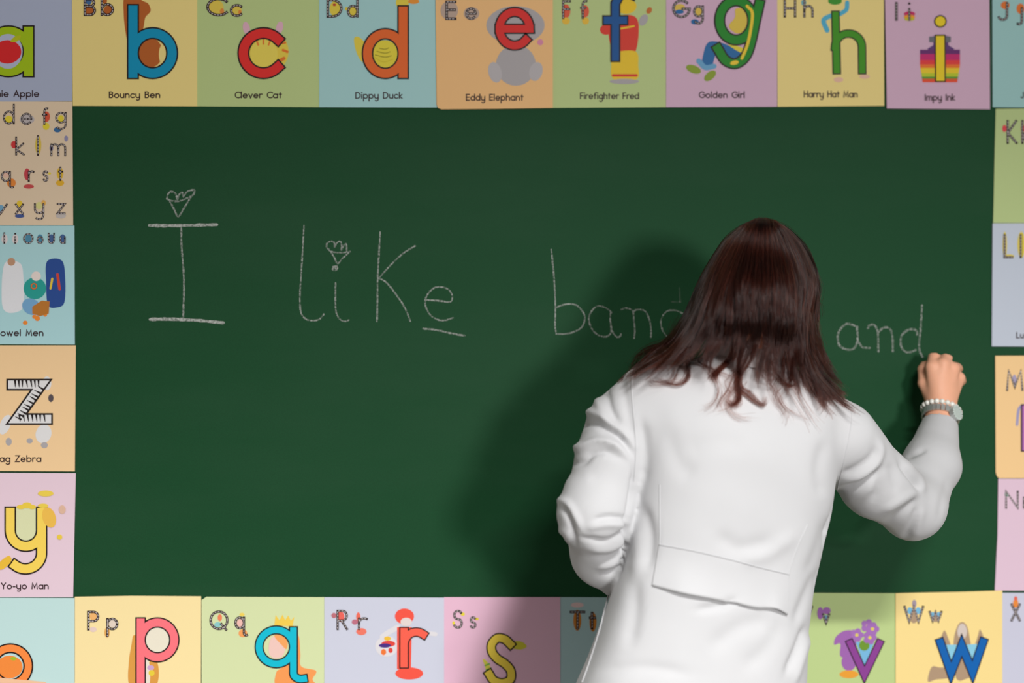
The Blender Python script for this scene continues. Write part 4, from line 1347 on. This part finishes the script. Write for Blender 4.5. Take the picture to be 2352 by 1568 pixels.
# -- bead bracelet and wristwatch on the writing arm
ax = J['wrR'] - J['cuR']
ax /= np.linalg.norm(ax)
e1 = np.cross(ax, [0, 1, 0])
e1 /= np.linalg.norm(e1)
e2 = np.cross(ax, e1)


def ico(c, r, sub=2):
    bm = bmesh.new()
    bmesh.ops.create_icosphere(bm, subdivisions=sub, radius=r)
    vs = [np.array(v.co) + c for v in bm.verts]
    fs = [[v.index for v in f.verts] for f in bm.faces]
    bm.free()
    return vs, fs


PEARL = mat('pearl_bead', (238, 236, 228), 0.18, 0.7)
STEEL = mat('watch_steel', (196, 198, 195), 0.3, 0.6, metal=0.6)
CRYS = mat('watch_crystal', (225, 238, 232), 0.08, 0.9, metal=0.35)
br = under(empty('bead_bracelet'))
br['label'] = 'white pearl bead bracelet'
bc = J['wrR'] + ax * 0.005
nb = 22
proto = None
for i in range(nb):
    a = 2 * math.pi * i / nb
    p = bc + 0.0345 * math.cos(a) * e1 + 0.0315 * math.sin(a) * e2
    if proto is None:
        vs, fs = ico(np.zeros(3), 0.0052)
        b = link_mesh('bead', vs, fs, PEARL, br, smooth=True)
        proto = b
    else:
        b = proto.copy()
        COL.objects.link(b)
    b.parent = br
    b.location = p
wt = under(empty('wristwatch'))
wt['label'] = 'silver wristwatch with sparkling round case'
wc = J['wrR'] - ax * 0.0075
pr = None
for i in range(26):
    a = 2 * math.pi * i / 26
    rad = math.cos(a) * e1 * 0.0335 + math.sin(a) * e2 * 0.0315
    n = rad / np.linalg.norm(rad)
    t = np.cross(ax, n)
    vs, fs = [], []
    bmx, bmf = box_mesh((-0.0034, -0.0016, -0.0062), (0.0034, 0.0016, 0.0062))
    vs = [wc + rad + t * v[0] + n * v[1] + ax * v[2] for v in bmx]
    link_mesh('bracelet_link', vs, bmf, STEEL, wt)
fa = math.radians(114)
n = math.cos(fa) * e1 + math.sin(fa) * e2
cc = wc + math.cos(fa) * e1 * 0.0335 + math.sin(fa) * e2 * 0.0315 - ax * 0.003
t = np.cross(ax, n)


def disc(r, h0, h1, seg=32):
    vs = []
    for h, r_ in ((h0, r), (h1, r * 0.94)):
        for k in range(seg):
            a = 2 * math.pi * k / seg
            vs.append(cc + n * h + (t * math.cos(a) + ax * math.sin(a)) * r_)
    fs = [tuple(range(seg))[::-1], tuple(range(seg, 2 * seg))] + [(k, (k + 1) % seg, seg + (k + 1) % seg, seg + k) for k in range(seg)]
    return vs, fs


vs, fs = disc(0.0150, -0.003, 0.0055)
link_mesh('watch_case', vs, fs, STEEL, wt)
vs, fs = disc(0.0108, 0.0055, 0.0062)
link_mesh('watch_dial', vs, fs, CRYS, wt)
for k in range(16):
    a = 2 * math.pi * k / 16
    vs, fs = ico(cc + n * 0.0055 + (t * math.cos(a) + ax * math.sin(a)) * 0.0128, 0.0022, 1)
    link_mesh('bezel_crystal', vs, fs, CRYS, wt)

# ---------------------------------------------------------------- hair
GUIDES = [
    [(1738, 514, -.345), (1690, 580, -.285), (1664, 660, -.265), (1630, 740, -.275), (1575, 800, -.31), (1505, 838, -.35)],
    [(1735, 512, -.37), (1664, 552, -.345), (1618, 625, -.335), (1582, 700, -.335), (1552, 755, -.345), (1500, 803, -.365), (1456, 842, -.38)],
    [(1738, 508, -.40), (1668, 556, -.405), (1620, 640, -.42), (1590, 715, -.43), (1562, 775, -.44), (1525, 815, -.455), (1488, 842, -.465)],
    [(1742, 507, -.42), (1688, 566, -.452), (1652, 650, -.475), (1632, 725, -.485), (1612, 785, -.488), (1590, 822, -.495)],
    [(1746, 506, -.43), (1712, 575, -.475), (1694, 650, -.50), (1686, 725, -.503), (1678, 770, -.50), (1668, 803, -.502)],
    [(1751, 506, -.435), (1744, 580, -.485), (1740, 655, -.51), (1738, 730, -.508), (1734, 780, -.502), (1728, 812, -.505)],
    [(1757, 506, -.43), (1780, 580, -.478), (1790, 655, -.50), (1790, 730, -.498), (1786, 790, -.492), (1780, 848, -.502)],
    [(1762, 507, -.42), (1815, 578, -.455), (1836, 655, -.468), (1832, 730, -.472), (1830, 795, -.475), (1832, 862, -.495)],
    [(1767, 509, -.40), (1843, 578, -.415), (1866, 650, -.42), (1856, 725, -.432), (1852, 790, -.445), (1868, 850, -.462), (1896, 888, -.468)],
    [(1769, 511, -.385), (1852, 572, -.37), (1878, 632, -.36), (1872, 700, -.37), (1858, 775, -.40), (1880, 845, -.425), (1932, 898, -.432)],
    [(1770, 512, -.375), (1852, 570, -.34), (1880, 640, -.325), (1876, 690, -.325), (1860, 712, -.335)],
]
GW = []
for gi_, g in enumerate(GUIDES):
    a, b = np.array(g[0]), np.array(g[1])
    if 2 < gi_ < 8:
        g = [g[0], g[1][:2] + (g[1][2] + 0.012,), g[2][:2] + (g[2][2] + 0.006,), g[3][:2] + (g[3][2] - 0.004,)] + g[4:]
        b = np.array(g[1])
    g = [tuple(a + (0, -3, 0)), tuple(a + (b - a) * (0.45, 0.24, 0.60))] + g[1:]
    q = smooth_path(np.array([at(*p) for p in g]), 8)
    d = np.r_[0, np.cumsum(np.linalg.norm(np.diff(q, axis=0), axis=1))]
    s = np.linspace(0, d[-1], 33)
    GW.append(np.stack([np.interp(s, d, q[:, k]) for k in range(3)], 1))
GW = np.array(GW)                      # guides x 33 x 3
AXIS = np.array([at(1748, 640, -0.385)[0], -0.385])


def guide_at(u):
    u = np.clip(u, 0, len(GW) - 1.0001)
    i = int(u)
    f = u - i
    P0, P1, P2, P3 = GW[max(i - 1, 0)], GW[i], GW[i + 1], GW[min(i + 2, len(GW) - 1)]
    return 0.5 * (2 * P1 + (P2 - P0) * f + (2 * P0 - 5 * P1 + 4 * P2 - P3) * f * f + (3 * P1 - P0 - 3 * P2 + P3) * f ** 3)


def inward(P):
    v = np.zeros_like(P)
    v[:, :2] = AXIS - P[:, :2]
    return v / np.maximum(np.linalg.norm(v, axis=1), 1e-6)[:, None]


def hair_material(name, dark, light, rough=0.17):
    m = bpy.data.materials.new(name)
    m.use_nodes = True
    nt = m.node_tree
    nt.nodes.clear()
    o = nt.nodes.new('ShaderNodeOutputMaterial')
    h = nt.nodes.new('ShaderNodeBsdfHairPrincipled')
    h.parametrization = 'COLOR'
    info = nt.nodes.new('ShaderNodeHairInfo')
    mx = nt.nodes.new('ShaderNodeMix')
    mx.data_type = 'RGBA'
    mx.inputs['A'].default_value = (*dark, 1)
    mx.inputs['B'].default_value = (*light, 1)
    pw = nt.nodes.new('ShaderNodeMath')
    pw.operation = 'POWER'
    pw.inputs[1].default_value = 2.2
    nt.links.new(info.outputs['Random'], pw.inputs[0])
    nt.links.new(pw.outputs[0], mx.inputs['Factor'])
    nt.links.new(mx.outputs['Result'], h.inputs['Color'])
    h.inputs['Roughness'].default_value = rough
    h.inputs['Radial Roughness'].default_value = 0.4
    h.inputs['IOR'].default_value = 1.36
    nt.links.new(h.outputs[0], o.inputs[0])
    return m


# scalp cap below the strands
nu, nv = 60, 26
vs, fs = [], []
for i in range(nu + 1):
    G = guide_at((len(GW) - 1.001) * i / nu)
    I = inward(G)
    for j in range(nv):
        k = j / (nv - 1) * 24
        a = int(k)
        p = G[a] + (G[min(a + 1, 32)] - G[a]) * (k - a) + I[a] * (0.006 + 0.004 * min(1, j / 8))
        if j == 0:
            p = p - np.array([0, 0, 0.006])
        vs.append(p)
for i in range(nu):
    for j in range(nv - 1):
        fs.append((i * nv + j, i * nv + j + 1, (i + 1) * nv + j + 1, (i + 1) * nv + j))
# crown ridge closes the top
CAPM = mat('hair_under', (16, 7, 5), 0.6, 0.2)
hair = under(link_mesh('hair', vs, fs, CAPM, smooth=True))
hair['label'] = 'long dark brown hair'


def strands_object(name, strands, radii, material, parent):
    hcv = bpy.data.hair_curves.new(name)
    hcv.add_curves([len(s) for s in strands])
    P = np.vstack(strands).astype(np.float32)
    hcv.attributes['position'].data.foreach_set('vector', P.ravel())
    at_ = hcv.attributes.get('radius') or hcv.attributes.new('radius', 'FLOAT', 'POINT')
    at_.data.foreach_set('value', np.concatenate(radii).astype(np.float32))
    hcv.materials.append(material)
    o = bpy.data.objects.new(name, hcv)
    COL.objects.link(o)
    o.parent = parent
    o['kind'] = 'stuff'
    return o


rng = np.random.default_rng(11)
NG = len(GW) - 1.001
clumps = np.sort(rng.uniform(0, NG, 110))
cph = rng.uniform(0, 6.28, (110, 4))
clen = rng.uniform(0.90, 1.07, 110)
T = np.linspace(0, 1, 22)
S, R = [], []
for i in range(9000):
    u = rng.uniform(0, NG)
    c = int(np.argmin(np.abs(clumps - u)))
    if rng.random() < 0.15:
        c = int(np.clip(c + rng.integers(-1, 2), 0, 109))
    t0 = max(0.0, rng.uniform(-0.12, 0.40))
    t1 = np.clip(clen[c] + rng.normal(0, 0.05), 0.6, 1.16)
    t = t0 + (t1 - t0) * T
    mix = 0.62 * np.clip((t - 0.25) / 0.75, 0, 1.1) ** 1.3
    uu = u + (clumps[c] - u) * mix
    pts = np.empty((len(t), 3))
    for k, (uk, tk) in enumerate(zip(uu, t)):
        G0 = guide_at(uk)
        x = min(tk, 1.0) * 32
        a = min(int(x), 31)
        p = G0[a] + (G0[a + 1] - G0[a]) * (x - a)
        if tk > 1:
            e = G0[32] - G0[30]
            p = p + e / np.linalg.norm(e) * (tk - 1) * 0.28
        pts[k] = p
    I = inward(pts)
    dep = rng.uniform(0, 1) ** 0.7 * 0.010 + 0.0
    side = np.stack([-I[:, 1], I[:, 0], np.zeros(len(t))], 1)
    wv = np.clip((t - 0.3) / 0.7, 0, 1.2)
    w1 = np.sin(cph[c, 0] + t * (9 + 3 * math.sin(cph[c, 2]))) * 0.0066 * wv
    w2 = np.sin(cph[c, 1] + t * 12) * 0.0050 * wv
    j1 = rng.normal(0, 1) * 0.0016 + np.sin(rng.uniform(0, 6.28) + t * rng.uniform(6, 15)) * 0.0014 * wv
    j2 = np.sin(rng.uniform(0, 6.28) + t * rng.uniform(6, 14)) * 0.0014 * wv
    if rng.random() < 0.09:
        j1 = j1 * 3.5
        j2 = j2 * 3.0
    pts = pts + I * (dep * np.clip(t * 4, 0.3, 1) - w2 * 0.6 + j2)[:, None] + side * (w1 + j1)[:, None]
    pts[:, 2] += rng.normal(0, 0.0012)
    S.append(pts)
    R.append(0.00030 * (1 - 0.55 * T ** 3) * rng.uniform(0.8, 1.25) * np.ones(len(T)))
HM = hair_material('hair_brown', (0.0045, 0.0010, 0.0007), (0.060, 0.0135, 0.0085))
strands_object('hair_strands', S, R, HM, hair)

# separate locks lying on the collar and the back of the coat, curling at the tips
LOCKS = [
    ([(1690, 770), (1682, 810), (1664, 840), (1640, 862), (1632, 876)], 90, 4.5),
    ([(1712, 780), (1700, 815), (1694, 850), (1690, 885), (1695, 915), (1682, 932), (1670, 922)], 120, 5.0),
    ([(1700, 785), (1680, 830), (1648, 860), (1644, 880)], 70, 4.0),
    ([(1735, 790), (1722, 830), (1702, 860), (1700, 890), (1720, 905), (1746, 930), (1754, 912)], 34, 2.2),
    ([(1725, 800), (1706, 840), (1692, 880), (1705, 905), (1748, 935), (1758, 920)], 40, 2.5),
    ([(1640, 800), (1622, 825), (1606, 838), (1650, 860), (1678, 870)], 22, 3.0),
    ([(1590, 815), (1577, 840), (1582, 870), (1560, 888), (1525, 882), (1512, 872)], 26, 4.0),
    ([(1580, 818), (1585, 850), (1570, 880), (1535, 880)], 18, 6.0),
    ([(1770, 830), (1785, 870), (1810, 890), (1838, 875)], 40, 3.0),
    ([(1850, 850), (1868, 880), (1872, 905), (1890, 925), (1880, 938)], 60, 9.0),
    ([(1870, 860), (1890, 895), (1885, 915), (1895, 935)], 60, 8.0),
    ([(1890, 870), (1920, 897), (1945, 905)], 70, 6.0),
    ([(1480, 835), (1460, 838), (1448, 850)], 30, 6.0),
    ([(1690, 860), (1672, 900), (1650, 930), (1655, 950)], 16, 8.0),
    ([(1740, 850), (1775, 900), (1800, 940), (1850, 965)], 12, 10.0),
    ([(1800, 860), (1830, 910), (1860, 960), (1880, 985)], 10, 12.0),
    ([(1600, 830), (1560, 850), (1545, 880), (1500, 885), (1490, 870)], 14, 7.0),
    ([(1620, 835), (1650, 890), (1640, 930), (1610, 950)], 12, 9.0),
    ([(1700, 880), (1670, 930), (1690, 960), (1730, 965)], 12, 9.0),
    ([(1790, 870), (1770, 910), (1800, 950), (1790, 970)], 12, 9.0),
    ([(1850, 880), (1890, 930), (1920, 960)], 12, 9.0),
    ([(1560, 740), (1530, 790), (1490, 805), (1470, 830)], 60, 9.0),
    ([(1540, 790), (1490, 800), (1462, 822), (1450, 850)], 60, 8.0),
    ([(1868, 740), (1885, 800), (1905, 860), (1945, 900)], 26, 6.0),
    ([(1862, 720), (1868, 780), (1885, 850)], 20, 5.0),
    ([(1720, 840), (1670, 885), (1700, 930), (1640, 960)], 10, 9.0),
]
S, R = [], []
for path, n, sp in LOCKS:
    Q = smooth_path(path, 8)
    L = len(Q)
    base = []
    for i, (x, y) in enumerate(Q):
        p = on_coat(x, y, 0.006)
        hp = at(x, y, -0.503 + 0.10 * abs(x - 1735) / 200)
        if p is None or p[1] > hp[1] + 0.02:
            p = hp
        base.append(p)
    base = np.array(base)
    for _ in range(3):
        base[1:-1] = (base[:-2] + base[1:-1] * 2 + base[2:]) / 4
    tt = np.linspace(0, 1, L)
    for i in range(n):
        o = rng.normal(0, 1, 2) * sp * 0.0008
        cut = max(4, int(L * min(1.0, rng.uniform(0.75, 1.08))))
        spread = (1.15 - 0.5 * np.sin(tt * math.pi)) * 0.7
        wob = np.sin(rng.uniform(0, 6.28) + tt * rng.uniform(3, 8)) * 0.0012
        pts = base + np.stack([o[0] * spread + wob, -np.abs(rng.normal(0, 0.002)) * np.ones(L), o[1] * spread + wob * 0.6], 1)
        S.append(pts[:cut])
        R.append(0.00018 * (1 - 0.5 * tt[:cut] ** 2))
LM = hair_material('hair_lock_brown', (0.014, 0.0035, 0.0024), (0.10, 0.026, 0.017))
strands_object('hair_locks', S, R, LM, hair)
